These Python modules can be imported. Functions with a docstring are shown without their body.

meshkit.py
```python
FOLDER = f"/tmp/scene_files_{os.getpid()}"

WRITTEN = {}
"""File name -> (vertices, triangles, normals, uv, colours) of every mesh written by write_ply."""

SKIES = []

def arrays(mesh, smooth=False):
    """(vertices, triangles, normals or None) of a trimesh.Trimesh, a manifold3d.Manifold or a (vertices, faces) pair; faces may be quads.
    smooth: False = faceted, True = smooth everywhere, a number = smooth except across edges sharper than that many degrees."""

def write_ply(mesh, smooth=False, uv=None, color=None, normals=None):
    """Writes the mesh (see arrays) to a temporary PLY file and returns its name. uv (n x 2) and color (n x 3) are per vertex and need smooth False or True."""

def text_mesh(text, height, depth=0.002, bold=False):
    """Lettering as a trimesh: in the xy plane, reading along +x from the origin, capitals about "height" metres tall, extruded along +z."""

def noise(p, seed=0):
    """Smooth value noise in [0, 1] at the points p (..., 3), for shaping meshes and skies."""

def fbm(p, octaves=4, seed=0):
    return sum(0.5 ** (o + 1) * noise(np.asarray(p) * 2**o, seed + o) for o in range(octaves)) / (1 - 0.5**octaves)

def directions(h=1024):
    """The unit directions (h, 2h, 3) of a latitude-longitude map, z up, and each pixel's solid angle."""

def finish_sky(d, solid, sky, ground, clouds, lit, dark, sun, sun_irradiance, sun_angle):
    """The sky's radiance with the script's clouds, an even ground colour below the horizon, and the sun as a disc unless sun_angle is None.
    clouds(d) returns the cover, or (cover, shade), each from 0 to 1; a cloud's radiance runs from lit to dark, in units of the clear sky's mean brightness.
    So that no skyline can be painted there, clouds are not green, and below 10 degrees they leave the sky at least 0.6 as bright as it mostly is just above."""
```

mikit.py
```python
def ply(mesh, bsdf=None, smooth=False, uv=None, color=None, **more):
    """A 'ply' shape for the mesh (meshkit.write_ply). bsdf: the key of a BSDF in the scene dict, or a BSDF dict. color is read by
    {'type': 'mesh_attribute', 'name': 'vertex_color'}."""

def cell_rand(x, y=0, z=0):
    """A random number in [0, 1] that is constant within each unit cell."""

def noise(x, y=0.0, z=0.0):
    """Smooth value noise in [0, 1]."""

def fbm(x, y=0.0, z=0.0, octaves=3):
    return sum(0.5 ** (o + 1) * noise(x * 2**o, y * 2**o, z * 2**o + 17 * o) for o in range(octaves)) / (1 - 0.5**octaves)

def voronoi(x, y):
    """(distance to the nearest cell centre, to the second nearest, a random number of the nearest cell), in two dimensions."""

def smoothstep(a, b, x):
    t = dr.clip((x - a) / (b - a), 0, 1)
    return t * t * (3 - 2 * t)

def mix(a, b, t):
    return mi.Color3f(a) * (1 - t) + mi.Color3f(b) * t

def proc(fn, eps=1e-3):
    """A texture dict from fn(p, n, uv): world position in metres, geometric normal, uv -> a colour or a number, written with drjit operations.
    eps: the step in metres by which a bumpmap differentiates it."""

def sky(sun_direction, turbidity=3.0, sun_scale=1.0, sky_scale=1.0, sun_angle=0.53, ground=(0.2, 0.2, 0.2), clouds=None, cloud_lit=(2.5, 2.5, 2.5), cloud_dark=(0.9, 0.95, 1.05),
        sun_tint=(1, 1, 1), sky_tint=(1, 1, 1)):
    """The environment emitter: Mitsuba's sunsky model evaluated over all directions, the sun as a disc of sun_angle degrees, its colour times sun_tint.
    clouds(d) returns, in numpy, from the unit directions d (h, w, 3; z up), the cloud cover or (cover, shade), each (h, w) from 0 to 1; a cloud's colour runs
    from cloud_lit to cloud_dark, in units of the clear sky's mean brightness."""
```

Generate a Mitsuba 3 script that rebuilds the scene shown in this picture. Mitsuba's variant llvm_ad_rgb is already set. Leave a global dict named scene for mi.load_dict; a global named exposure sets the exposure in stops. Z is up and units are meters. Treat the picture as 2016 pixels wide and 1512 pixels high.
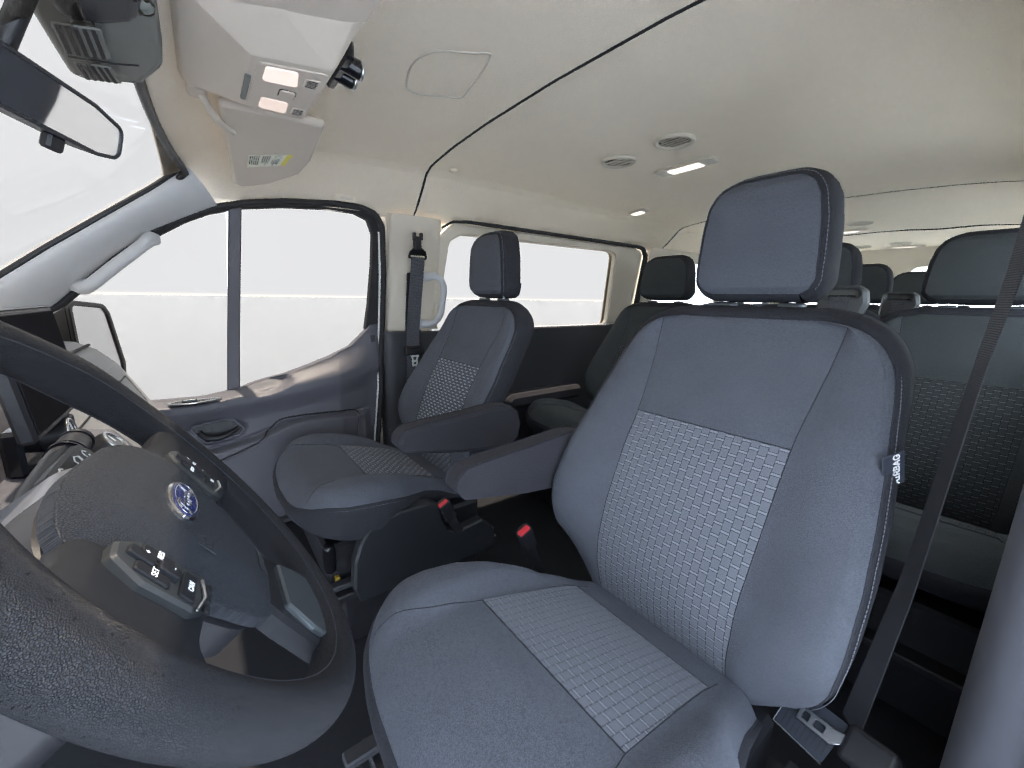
import math, random
import numpy as np, trimesh, shapely, shapely.affinity
from shapely.geometry import Polygon, LineString
import drjit as dr
import mitsuba as mi
import mikit, meshkit
from mikit import proc, noise, fbm, voronoi, smoothstep, mix, cell_rand

T = mi.ScalarTransform4f
scene, labels = {'type': 'scene'}, {}
rng = random.Random(7)
A = np.array

# ------------------------------------------------------------------ camera, sky, exposure
# X forward in the van, Y towards the driver's door, Z up; the camera stands in the open driver's door opening
EYE = A([0, .83, 1.10])
FWD, UP = A([-.5936, -.7779, -.2060]), A([-.1122, -.1734, .9784])
scene['camera'] = {'type': 'perspective', 'fov': 103.22, 'fov_axis': 'x', 'near_clip': .01, 'far_clip': 3000,
                   'to_world': T().look_at(origin=EYE.tolist(), target=(EYE + FWD).tolist(), up=UP.tolist())}
SUN = (.02, -.17, 1.0)
SKY_L = 4.6            # brightness of the white overcast sky, in the sky model's units
scene['sky'] = mikit.sky(SUN, turbidity=3, sun_scale=2.7, sun_angle=1.0, sun_tint=(.86, 1.0, 1.22), clouds=lambda d: 1.0, cloud_lit=(SKY_L * .85, SKY_L * .985, SKY_L * 1.19), ground=(.5, .5, .5))
exposure = 2.9

# ------------------------------------------------------------------ materials
def C(r, g, b):
    return {'type': 'rgb', 'value': [r, g, b]}

def bsdf(key, color, rough=.5, bump=None, scale=.0005, eps=4e-4, spec=.5, **more):
    col = color if isinstance(color, dict) else C(*color)
    b = {'type': 'principled', 'base_color': col, 'roughness': rough, 'specular': spec, **more}
    if bump is not None:
        b = {'type': 'bumpmap', 'scale': scale, 'arbitrary': proc(bump, eps), 'bsdf': b}
    scene[key] = {'type': 'twosided', 'bsdf': b}
    return key

def f_cloth(base, amp=.34, low=.16):
    base = list(base)
    def fn(p, n, uv):
        g = noise(p.x * 900, p.y * 900, p.z * 900)
        w = fbm(p.x * 16, p.y * 16, p.z * 16, 2)
        return mi.Color3f(base) * (1 - amp + amp * 1.6 * g + low * (w - .5))
    return fn

def weave(uv, gain=1.0):
    """woven insert: staggered upright bars with a light thread dash at every bar's end; returns (dash, groove)"""
    a, b = .0145, .0108
    i = dr.floor(uv.x / a)
    odd = i - 2 * dr.floor(i / 2)
    fx = uv.x / a - i
    v = uv.y / (2 * b) + .5 * odd
    fv = v - dr.floor(v)
    dv = dr.minimum(fv, 1 - fv) * 2 * b
    dash = 1 - smoothstep(.0013 * gain, .0020 * gain, dv)
    dx = dr.minimum(fx, 1 - fx) * a
    side = (1 - smoothstep(.0004, .0010, dx)) * (1 - dash)
    under = (1 - smoothstep(.0004, .0009, dr.abs(dv - .0025 * gain)))
    return dash, dr.maximum(side, under * .8)

def f_weave(base, light, gain=1.0):
    base, light = list(base), list(light)
    def fn(p, n, uv):
        d, g = weave(uv, gain)
        t = noise(uv.x * 1300, uv.y * 1300)
        rib = .85 + .15 * dr.sin(uv.x * 6283 / 1.8)
        return mix(mi.Color3f(base) * (.88 + .24 * t), mi.Color3f(light) * rib, d) * (1 - .62 * g)
    return fn

def b_weave(p, n, uv):
    d, g = weave(uv)
    return 1.0 - g - .5 * d

def b_grain(k):
    return lambda p, n, uv: fbm(p.x * k, p.y * k, p.z * k, 2)

def b_leather(k, asp):
    def fn(p, n, uv):
        w = .3 * noise(uv.x * k * .5, uv.y * k * .5, 3)
        a, b, c = voronoi(uv.x * k + w, uv.y * k * asp + w)
        return smoothstep(0.0, .34, b - a) * (.75 + .4 * c)
    return fn

bsdf('fabric_grey', proc(f_cloth((.100, .108, .128))), .92, sheen=.25, spec=.2)
bsdf('fabric_dark', proc(f_cloth((.034, .035, .041))), .92, sheen=.25, spec=.2)
bsdf('fabric_arm', proc(f_cloth((.046, .045, .052))), .92, sheen=.25, spec=.2)
bsdf('fabric_weave', proc(f_weave((.155, .165, .190), (.27, .285, .32))), .9, b_weave, .0007, 3e-4, sheen=.25, spec=.2)
bsdf('fabric_shaded', proc(f_cloth((.062, .070, .074))), .92, sheen=.2, spec=.2)  # grey seat cloth darkened: dimmer light of the rear rows put into colour
bsdf('weave_shaded', proc(f_weave((.050, .056, .060), (.14, .15, .155))), .9, b_weave, .0007, 3e-4, sheen=.2, spec=.2)  # woven insert darkened the same way, shade in its colours
bsdf('weave_bold', proc(f_weave((.105, .115, .135), (.36, .38, .43), 1.6)), .9, sheen=.25, spec=.2)
bsdf('guide_grey', (.085, .09, .095), .45)
bsdf('pad_guide', (.13, .135, .13), .6)
bsdf('pillar_dark', (.145, .150, .175), .5, b_grain(1100), .00022)
bsdf('plastic_skirt', (.018, .020, .023), .45, b_grain(1100), .00022)
bsdf('housing_grey', (.17, .175, .16), .5, b_grain(1100), .00022)
bsdf('thread', (.20, .205, .23), .8)
bsdf('seam', (.03, .032, .04), .9)
bsdf('headliner', proc(f_cloth((.89, .79, .645), .12, .03)), .95, spec=.1)
bsdf('trim_beige', (.66, .60, .50), .55, b_grain(1500), .00012)
bsdf('trim_grey', (.56, .57, .58), .65, b_grain(1500), .00012)
bsdf('console_plastic', (.62, .545, .46), .6, b_grain(1500), .00012)
bsdf('plastic_dark', (.036, .038, .043), .5, b_grain(1100), .00022)
bsdf('plastic_door', (.105, .104, .120), .5, b_grain(1100), .00022)
bsdf('plastic_black', (.018, .018, .021), .42)
bsdf('gloss_black', (.008, .008, .010), .08)
bsdf('screen_black', (.022, .022, .025), .5, spec=0.0)
bsdf('dash_sunlit', (.30, .30, .30), .5, b_grain(1100), .00022)  # passenger dash plastic lightened: sunlight put into its base colour
bsdf('shroud_plastic', (.10, .105, .12), .32)
bsdf('rubber', (.020, .020, .022), .7)
LEA, COV = b_leather(1250, .75), b_leather(620, 1.0)
bsdf('leather', proc(lambda p, n, uv: mix((.003, .003, .004), (.020, .021, .025), LEA(p, n, uv))), .27, LEA, .0005, 2e-4, spec=.32)
bsdf('cover_grain', proc(lambda p, n, uv: mix((.012, .014, .018), (.034, .038, .046), COV(p, n, uv))), .52, COV, .0007, 2e-4, spec=.3)
bsdf('plastic_soft', (.016, .017, .020), .5, spec=.2)
bsdf('plastic_silver', (.10, .115, .125), .36, metallic=.55)
bsdf('pad_grey', (.030, .033, .035), .42)
bsdf('chrome', (.86, .87, .88), .12, metallic=1.0)
bsdf('steel', (.48, .50, .53), .32, metallic=1.0)
bsdf('steel_pale', (.72, .74, .74), .45, metallic=.4)
bsdf('door_mirror_glass', (.62, .62, .63), .04, metallic=1.0)
bsdf('mirror_glass', (.84, .84, .85), .03, metallic=1.0)
bsdf('badge_blue', (.010, .018, .10), .25, clearcoat=1.0)
bsdf('white_paint', (.80, .81, .80), .3)
bsdf('print_white', (.80, .80, .80), .6)
bsdf('print_dark', (.05, .05, .05), .8)
bsdf('label_yellow', (.75, .66, .10), .6)
bsdf('label_paper', (.78, .78, .66), .6)
bsdf('label_dark', (.035, .04, .055), .7)
bsdf('red_plastic', (.62, .035, .05), .4)
bsdf('yellow_plastic', (.45, .30, .03), .5)
bsdf('carpet', (.016, .017, .021), .95)
bsdf('webbing', proc(lambda p, n, uv: mi.Color3f(.095, .098, .112) * (.75 + .4 * dr.sin(uv.y * 6283 / 3.2))), .7)
bsdf('ground_lot', proc(lambda p, n, uv: mi.Color3f(.231, .254, .286) * (.99 + .02 * fbm(p.x * 6, p.y * 6))), .95, spec=.1)
bsdf('asphalt_dust', (.3, .3, .3), .9)
GLASS_T = .18
scene['tint_glass'] = {'type': 'thindielectric', 'int_ior': 1.06, 'specular_transmittance': C(GLASS_T * 1.15, GLASS_T, GLASS_T * .84)}
scene['clear_glass'] = {'type': 'thindielectric', 'int_ior': 1.4, 'specular_transmittance': C(.90, .90, .84)}
scene['lens_clear'] = {'type': 'twosided', 'bsdf': {'type': 'roughplastic', 'diffuse_reflectance': C(.75, .70, .64), 'alpha': .1}}

# ------------------------------------------------------------------ mesh helpers
def cat(ms):
    return trimesh.util.concatenate([m for m in ms if m is not None])

def grid(P, cu=False, cv=False):
    """mesh from an (n, m, 3) array of points"""
    P = np.asarray(P, float); n, m = P.shape[:2]
    I = np.arange(n * m).reshape(n, m)
    if cu: I = np.vstack([I, I[:1]])
    if cv: I = np.hstack([I, I[:, :1]])
    q = np.stack([I[:-1, :-1], I[1:, :-1], I[1:, 1:], I[:-1, 1:]], -1).reshape(-1, 4)
    f = np.vstack([q[:, [0, 1, 2]], q[:, [0, 2, 3]]])
    return trimesh.Trimesh(P.reshape(-1, 3), f, process=False)

def cbox(c, s, b=.004):
    """box with chamfered edges"""
    h = A(s) / 2; b = min(b, h.min() * .95); pts = []
    for sx in (-1, 1):
        for sy in (-1, 1):
            for sz in (-1, 1):
                for k in range(3):
                    o = h - b; o[k] = h[k]
                    pts.append(A([sx, sy, sz]) * o)
    m = trimesh.Trimesh(pts, process=False).convex_hull
    m.apply_translation(c)
    return m

def rbox(c, s, r, sub=2):
    """box with round edges"""
    b = trimesh.creation.icosphere(sub, r).vertices; h = np.maximum(A(s) / 2 - r, 1e-4)
    pts = np.vstack([b + h * A([x, y, z]) for x in (-1, 1) for y in (-1, 1) for z in (-1, 1)])
    m = trimesh.Trimesh(pts, process=False).convex_hull
    m.apply_translation(c)
    return m

def frames(P, closed=False):
    P = np.asarray(P, float)
    t = (np.roll(P, -1, 0) - np.roll(P, 1, 0)) if closed else np.gradient(P, axis=0)
    t /= np.linalg.norm(t, axis=1, keepdims=True)
    u = np.cross(t[0], [0, 0, 1.0])
    if np.linalg.norm(u) < .2: u = np.cross(t[0], [0, 1.0, 0])
    us = []
    for k in range(len(P)):
        u = u - t[k] * (u @ t[k]); u /= np.linalg.norm(u); us.append(u)
    us = A(us)
    return t, us, np.cross(t, us)

def tube(P, r, sides=8, closed=False, caps=True):
    P = np.asarray(P, float); t, u, w = frames(P, closed)
    a = np.arange(sides) * 2 * np.pi / sides
    r = np.broadcast_to(np.asarray(r, float), (len(P),))[:, None, None]
    V = P[:, None] + r * (np.cos(a)[None, :, None] * u[:, None] + np.sin(a)[None, :, None] * w[:, None])
    m = grid(V, cu=closed, cv=True)
    if caps and not closed:
        v = np.vstack([m.vertices, P[0], P[-1]]); n = len(v); s = np.arange(sides); e = (len(P) - 1) * sides
        f = np.vstack([m.faces, np.stack([s * 0 + n - 2, (s + 1) % sides, s], 1), np.stack([s * 0 + n - 1, e + s, e + (s + 1) % sides], 1)])
        m = trimesh.Trimesh(v, f, process=False)
    return m

def spline(pts, n=40, closed=False):
    from scipy.interpolate import CubicSpline
    pts = np.asarray(pts, float)
    if closed: pts = np.vstack([pts, pts[:1]])
    d = np.r_[0, np.cumsum(np.linalg.norm(np.diff(pts, axis=0), axis=1))]
    s = CubicSpline(d, pts, bc_type='periodic' if closed else 'natural')
    return s(np.linspace(0, d[-1], n, endpoint=not closed))

def lines(pts, n=40):
    """points evenly along a polyline"""
    pts = np.asarray(pts, float)
    d = np.r_[0, np.cumsum(np.linalg.norm(np.diff(pts, axis=0), axis=1))]
    return np.stack([np.interp(np.linspace(0, d[-1], n), d, pts[:, k]) for k in range(pts.shape[1])], 1)

def roundpoly(pts, r, n=6):
    return Polygon(pts).buffer(-r).buffer(r, quad_segs=n) if r > 0 else Polygon(pts)

BAND_FLIP = True
def prism(poly, h, bevel=0.0, z0=0.0):
    """polygon in xy, from z0 up to z0 + h, the upper edge chamfered"""
    if poly.geom_type == 'MultiPolygon': return cat([prism(g, h, bevel, z0) for g in poly.geoms])
    poly = shapely.geometry.polygon.orient(poly.simplify(1e-5))
    m = []
    def band(r, z1, r2, z2):
        P = np.stack([np.c_[r, np.full(len(r), z1)], np.c_[r2, np.full(len(r2), z2)]], 0)
        q = grid(P, cv=True); q.invert() if BAND_FLIP else None
        m.append(q)
    rings, tops = [], []
    for ring in [poly.exterior, *poly.interiors]:
        r = A(ring.coords)[:-1]
        e1 = r - np.roll(r, 1, 0); e2 = np.roll(r, -1, 0) - r
        n1 = np.stack([-e1[:, 1], e1[:, 0]], 1) / np.linalg.norm(e1, axis=1, keepdims=True)
        n2 = np.stack([-e2[:, 1], e2[:, 0]], 1) / np.linalg.norm(e2, axis=1, keepdims=True)
        nn = (n1 + n2); nn /= np.maximum((nn * n1).sum(1, keepdims=True), .35)
        top = r + nn * bevel
        band(r, z0, r, z0 + h - bevel)
        if bevel > 0: band(r, z0 + h - bevel, top, z0 + h)
        rings.append(r); tops.append(top)
    tp = Polygon(tops[0], tops[1:])
    if not tp.is_valid: tp = tp.buffer(0)
    for pg, z, flip in ((tp, z0 + h, False), (poly, z0, True)):
        for g in getattr(pg, 'geoms', [pg]):
            v, f = trimesh.creation.triangulate_polygon(g, engine='earcut')
            e1, e2 = v[f[:, 1]] - v[f[:, 0]], v[f[:, 2]] - v[f[:, 0]]
            cw = (e1[:, 0] * e2[:, 1] - e1[:, 1] * e2[:, 0] < 0) != flip
            f = np.where(cw[:, None], f[:, ::-1], f)
            m.append(trimesh.Trimesh(np.c_[v, np.full(len(v), z)], f, process=False))
    return cat(m)

def to_frame(m, o, ex, ey, ez):
    m = m.copy(); m.vertices = A(o) + m.vertices @ A([ex, ey, ez]); return m

def mapv(m, fn):
    m = m.copy(); m.vertices = fn(np.asarray(m.vertices)); return m

def bez(*pts, n=14):
    t = np.linspace(0, 1, n)[:, None]; P = [A(p, float) for p in pts]
    if len(P) == 3: return (1 - t)**2 * P[0] + 2 * t * (1 - t) * P[1] + t**2 * P[2]
    return (1 - t)**3 * P[0] + 3 * t * (1 - t)**2 * P[1] + 3 * t * t * (1 - t) * P[2] + t**3 * P[3]

# ------------------------------------------------------------------ scene helpers
def put(key, mesh, mat, smooth=40, uv=None, base=None, **more):
    """one mesh as one entry; a taken key gets the next three-digit number"""
    k, i = key, 0
    while k in scene:
        i += 1; k = f'{key}_{i:03d}'
    if mesh.volume < 0: mesh.invert()
    d = mikit.ply(mesh, mat, smooth=(True if uv is not None and smooth else smooth), uv=uv, **more)
    if base is not None: d['to_world'] = base
    scene[k] = d
    return k

def tag(key, label, category, group=None, kind=None):
    labels[key] = {'label': label, 'category': category}
    if group: labels[key]['group'] = group
    if kind: labels[key]['kind'] = kind
    return key

def struct(key, mesh, mat, label, smooth=40):
    k = put(key, mesh, mat, smooth)
    labels[k] = {'label': label, 'category': key.replace('_', ' '), 'kind': 'structure'}
    return k

def emit(key, rgb):
    scene[key]['emitter'] = {'type': 'area', 'radiance': C(*rgb)}

# ------------------------------------------------------------------ the van's body: side walls lean inwards above the belt line
BELT = .95
def yw(z, off=0.0):
    z = np.asarray(z, float)
    return -.92 + .18 * np.maximum(z - BELT, 0) + off

def wallpatch(poly, t=.02, bevel=.004, off=0.0, side=-1, size=.08):
    """polygon in (x, z) as a panel of thickness t on the passenger's wall (side=-1) or the driver's (side=+1); off moves it into the cabin"""
    m = prism(poly, t, bevel)
    v, f = trimesh.remesh.subdivide_to_size(m.vertices, m.faces, size, max_iter=12)
    y = yw(v[:, 1], off) + v[:, 2] - t
    return trimesh.Trimesh(np.c_[v[:, 0], y * (-side), v[:, 1]], f, process=False)

def wallpts(xz, off=0.0):
    xz = np.asarray(xz, float)
    return np.c_[xz[:, 0], yw(xz[:, 1], off), xz[:, 1]]

def boxpoly(x0, x1, z0, z1, r=.0):
    return roundpoly([(x0, z0), (x1, z0), (x1, z1), (x0, z1)], r)

# ground outside
g = grid(np.stack(np.meshgrid([-400, -60, -8, 8, 60, 400.], [-400, -60, -8, 8, 60, 400.], [-.50], indexing='ij'), -1)[:, :, 0])
struct('ground', g, 'ground_lot', 'pale concrete parking ground outside the windows', False)

# floor of the van
fl = cat([cbox((-2.05, 0, .08), (5.1, 1.86, .05), .01), cbox((.72, 0, .05), (.5, 1.86, .05), .01)])
struct('floor', fl, 'carpet', 'black carpeted floor of the van')

def zc(x):
    return np.interp(x, [-4.7, -3.9, -2.5, -.75, -.45, -.25, -.12, -.02, .035], [1.55, 1.585, 1.595, 1.617, 1.603, 1.575, 1.54, 1.49, 1.452])
def zceil(x, y):
    f = np.interp(np.abs(y), [0, .3, .5, .62, .68, .715, .75, .79, .815, .845, .862], [0, .03, .09, .16, .21, .30, .50, .72, .84, .95, 1.0])
    top = zc(x) + 0 * y
    side = np.interp(x, [-4.7, -2.6, -.7, -.2, .04], [1.415, 1.42, 1.415, 1.405, 1.395])
    return top - (top - side) * f
def ceil_panel(x0, x1, nx=40, lip=.012, lipf=True, lipr=True):
    xs, ys = np.linspace(x0, x1, nx), np.r_[np.linspace(-.862, -.6, 28), np.linspace(-.58, .58, 40), np.linspace(.6, .862, 28)]
    X, Y = np.meshgrid(xs, ys, indexing='ij')
    P = np.stack([X, Y, zceil(X, Y)], -1)
    rows = [P]
    for flag, row, sg in ((lipr, P[0], -1), (lipf, P[-1], 1)):
        if flag:
            edge = []
            for dx, dz in ((.003, .002), (.005, .006), (.005, .02)):
                e = row.copy(); e[:, 0] += sg * dx; e[:, 2] += dz; edge.append(e)
            rows = [np.stack(edge[::-1])] + rows if sg < 0 else rows + [np.stack(edge)]
    return grid(np.concatenate(rows, 0))
struct('ceiling', ceil_panel(-.742, .035, 60), 'headliner', 'beige cloth headliner panel over the front seats')
struct('ceiling', ceil_panel(-2.495, -.760, 30), 'headliner', 'long beige cloth headliner panel over the second row')
struct('ceiling', ceil_panel(-4.62, -2.510, 30), 'headliner', 'beige cloth headliner panel over the rearmost rows')
for key, xj, rj, dz in (('ceiling__joint', -.751, .0036, .003), ('ceiling__joint_001', -2.5025, .0045, .003), ('ceiling__joint_002', -3.76, .004, -.001)):
    yj = np.linspace(-.85, .85, 120)
    xs_ = np.full(120, xj); zj = zceil(xs_, yj) + dz
    if xj < -3: zj = zj - .010 * np.exp(-((yj - .30) / .12)**2)
    put(key, tube(np.c_[xs_, yj, zj], rj, 6), 'rubber', True)
# steel roof above the headliner, closing the joints
X, Y = np.meshgrid(np.linspace(-4.7, .04, 40), np.linspace(-.858, .858, 41), indexing='ij')
roof = grid(np.stack([X, Y, zceil(X, np.clip(Y, -.84, .84)) + .035], -1))
struct('roof', roof, 'rubber', 'dark roof skin above the headliner joints')

# ------------------------------------------------------------------ passenger's side: front door
win = [(.30, 1.075), (.20, 1.175), (.075, 1.272), (.004, 1.319), (-.057, 1.350), (-.14, 1.377), (-.274, 1.399), (-.423, 1.412), (-.515, 1.410), (-.563, 1.393), (-.583, 1.343),
       (-.580, 1.228), (-.567, 1.066), (-.553, .964), (-.485, .899), (-.306, .828), (-.181, .790), (-.083, .766), (.025, .748), (.20, .752), (.42, .80), (.50, .86), (.44, .955)]
winpoly = Polygon(win).buffer(.012).buffer(-.012)
seal = [(.36, 1.04), (.315, 1.062), (.177, 1.204), (.086, 1.283), (-.072, 1.366), (-.16, 1.392), (-.275, 1.412), (-.44, 1.428), (-.53, 1.428), (-.585, 1.412), (-.612, 1.370), (-.620, 1.19), (-.618, .979), (-.606, .85), (-.602, .711), (-.572, .457), (-.55, .20)]
door = 'front_passenger_door'
tag(door, 'dark grey front passenger door with pale window frame, left of the seat belt', 'door')
outer = Polygon(seal + [(.75, .20), (.75, .90), (.55, 1.0)])
frame = outer.difference(winpoly).intersection(Polygon([(-.7, .74), (-.7, 1.5), (.9, 1.5), (.9, .74)]))
frame = frame.difference(Polygon(win[13:] + [(.9, .9), (.9, .5), (-.7, .5), (-.7, .96)]))
put(door + '__window_frame', wallpatch(frame, .03, .004, -.012), 'rubber', 30)
put(door + '__jamb_strip', tube(wallpts(np.c_[[-.603, -.609, -.607, -.60, -.592, -.562, -.54], [1.35, 1.19, .979, .84, .711, .457, .2]], .004), .006), 'white_paint', True)
gl = winpoly.buffer(.01).difference(Polygon([(-.1165, 1.5), (-.148, 1.5), (-.083, .7), (-.052, .7)]))
for i, piece in enumerate(sorted(gl.geoms, key=lambda q: q.centroid.x)):
    v, f = trimesh.creation.triangulate_polygon(piece, engine='earcut')
    v, f = trimesh.remesh.subdivide_to_size(np.c_[v, v[:, 0] * 0], f, .1, max_iter=10)
    put(door + '__window_pane', trimesh.Trimesh(np.c_[v[:, 0], yw(v[:, 1], -.03), v[:, 1]], f, process=False), 'tint_glass', False)
put(door + '__window_divider', wallpatch(Polygon([(-.114, 1.385), (-.150, 1.385), (-.087, .76), (-.048, .755)]), .022, .004, -.012), 'plastic_door', 30)
# panel: a height field over (x, z), bulging into the cabin
def sill(x):
    return np.interp(x, [-.60, -.57, -.553, -.485, -.40, -.306, -.181, -.083, .025, .2, .42, .75], [.985, .985, .962, .899, .861, .828, .790, .766, .748, .752, .80, .86])
def ledge(x):
    return np.interp(x, [-.6, -.5, -.30, -.1, .1, .3, .75], [.84, .80, .770, .748, .730, .735, .77])
def sstep(a, b, x):
    t = np.clip((x - a) / (b - a), 0, 1); return t * t * (3 - 2 * t)
def panel_off(x, z):
    s, l = sill(x), ledge(x)
    o = .010 + .058 * sstep(0, 1, (s - z) / np.maximum(s - l, .02)) * np.interp(x, [-.6, -.55, -.42, .75], [.25, .35, 1, 1])
    lower = np.interp(x, [-.6, -.50, -.30, -.235, -.12, -.02, .1, .75], [.617, .617, .630, .622, .585, .565, .55, .54])
    below = l - z
    o -= .030 * sstep(.02, .10, below)
    o += .026 * sstep(-.006, .012, lower - z) * sstep(-.555, -.51, x)
    groove = np.exp(-((z - lower - .004) / .005)**2) * sstep(-.525, -.50, x)
    o -= .010 * groove
    o += .010 * np.exp(-((x + .515) / .006)**2) * sstep(.61, .56, z)
    # pull pocket on the ledge and handle recess
    o -= .030 * sstep(.03, .015, np.hypot((x + .17) / 3.2, (z - (s * .45 + l * .55)) / 1.0))
    o -= .012 * sstep(1.1, .9, np.hypot((x - .0) / .090, (z - .625) / .044))
    o *= sstep(-.612, -.585, x) * .6 + .4
    return o
nx, nz = 230, 150
xs = np.linspace(-.598, .72, nx); Z = np.empty((nx, nz)); X = np.repeat(xs[:, None], nz, 1)
for i, x in enumerate(xs): Z[i] = np.linspace(.06, sill(x) - .001, nz)
X = X + np.interp(Z, [.2, .45, .85], [.045, .022, 0]) * sstep(-.45, -.6, X)
P = np.stack([X, yw(Z) + panel_off(X, Z), Z], -1)
top = P[:, -1:].copy(); top[:, :, 1] -= .05; top[:, :, 2] -= .004
back = P[:1].copy(); back = np.concatenate([back, top[:1]], 1); back[:, :, 1] = -.96
P = np.concatenate([P, top], 1); P = np.concatenate([back, P], 0)
put(door + '__panel', grid(P), 'plastic_door', 35)
def on_panel(pts, d=0.0):
    p = A(pts, float); return np.c_[p[:, 0], yw(p[:, 1]) + panel_off(p[:, 0], p[:, 1]) + d, p[:, 1]]
cr = lines([(.06, .500), (-.01, .530), (-.066, .547), (-.127, .572), (-.178, .621), (-.206, .640), (-.285, .641), (-.40, .636), (-.470, .631), (-.487, .622), (-.488, .600), (-.477, .506), (-.47, .45)], 140)
cr = spline(cr[::6], 160)
put(door + '__pocket_joint', tube(on_panel(cr, .0005), .0032, 6), 'rubber', True)
put(door + '__pocket_joint__lip', tube(on_panel(cr - A([0, .006]), .001), .0035, 6), 'plastic_door', True)
hr_ = Polygon([(.072, .649), (.034, .658), (-.024, .665), (-.056, .657), (-.083, .622), (-.066, .601), (-.016, .592), (.030, .588), (.050, .610)]).buffer(-.008).buffer(.008)
put(door + '__handle_recess', mapv(prism(hr_, .004, .001), lambda v: np.c_[v[:, 0], -.8915 + v[:, 2], v[:, 1]]), 'plastic_black', 30)
put(door + '__handle_recess__rim', tube(np.c_[A(hr_.exterior.coords)[:-1, 0], np.full(len(hr_.exterior.coords) - 1, -.885), A(hr_.exterior.coords)[:-1, 1]], .004, 6, closed=True), 'plastic_door', True)
hp = spline([(.048, -.884, .632), (.035, -.872, .615), (.01, -.866, .606), (-.03, -.866, .612), (-.066, -.882, .628)], 24)
put(door + '__handle', mapv(tube(hp, np.interp(np.linspace(0, 1, 24), [0, .3, 1], [.007, .011, .006])), lambda v: v * [1, 1, 1]), 'plastic_black', True)
sw = cbox((.045, -.868, .7395), (.135, .030, .010), .004)
put(door + '__switch_plate', sw, 'plastic_black', 30)
put(door + '__switch_plate__window_switch', rbox((.06, -.868, .748), (.04, .016, .012), .005), 'plastic_silver', True)
put(door + '__switch_plate__trim_ring', tube(spline([(-.026, -.868, .746), (.0, -.852, .745), (.10, -.852, .744), (.116, -.868, .744), (.10, -.884, .744), (.0, -.884, .745)], 40, True), .003, closed=True), 'chrome', True)
put(door + '__reflector', mapv(prism(boxpoly(-.585, -.565, .905, .940, .006), .003, .001), lambda v: np.c_[v[:, 0], -.905 + v[:, 2], v[:, 1]]), 'plastic_dark', 30)
sl = tube(wallpts(lines(seal, 120), .012), .011, 10)
tag(put('door_seal', sl, 'rubber', True), 'black rubber seal following the front passenger door opening', 'rubber seal')

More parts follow.
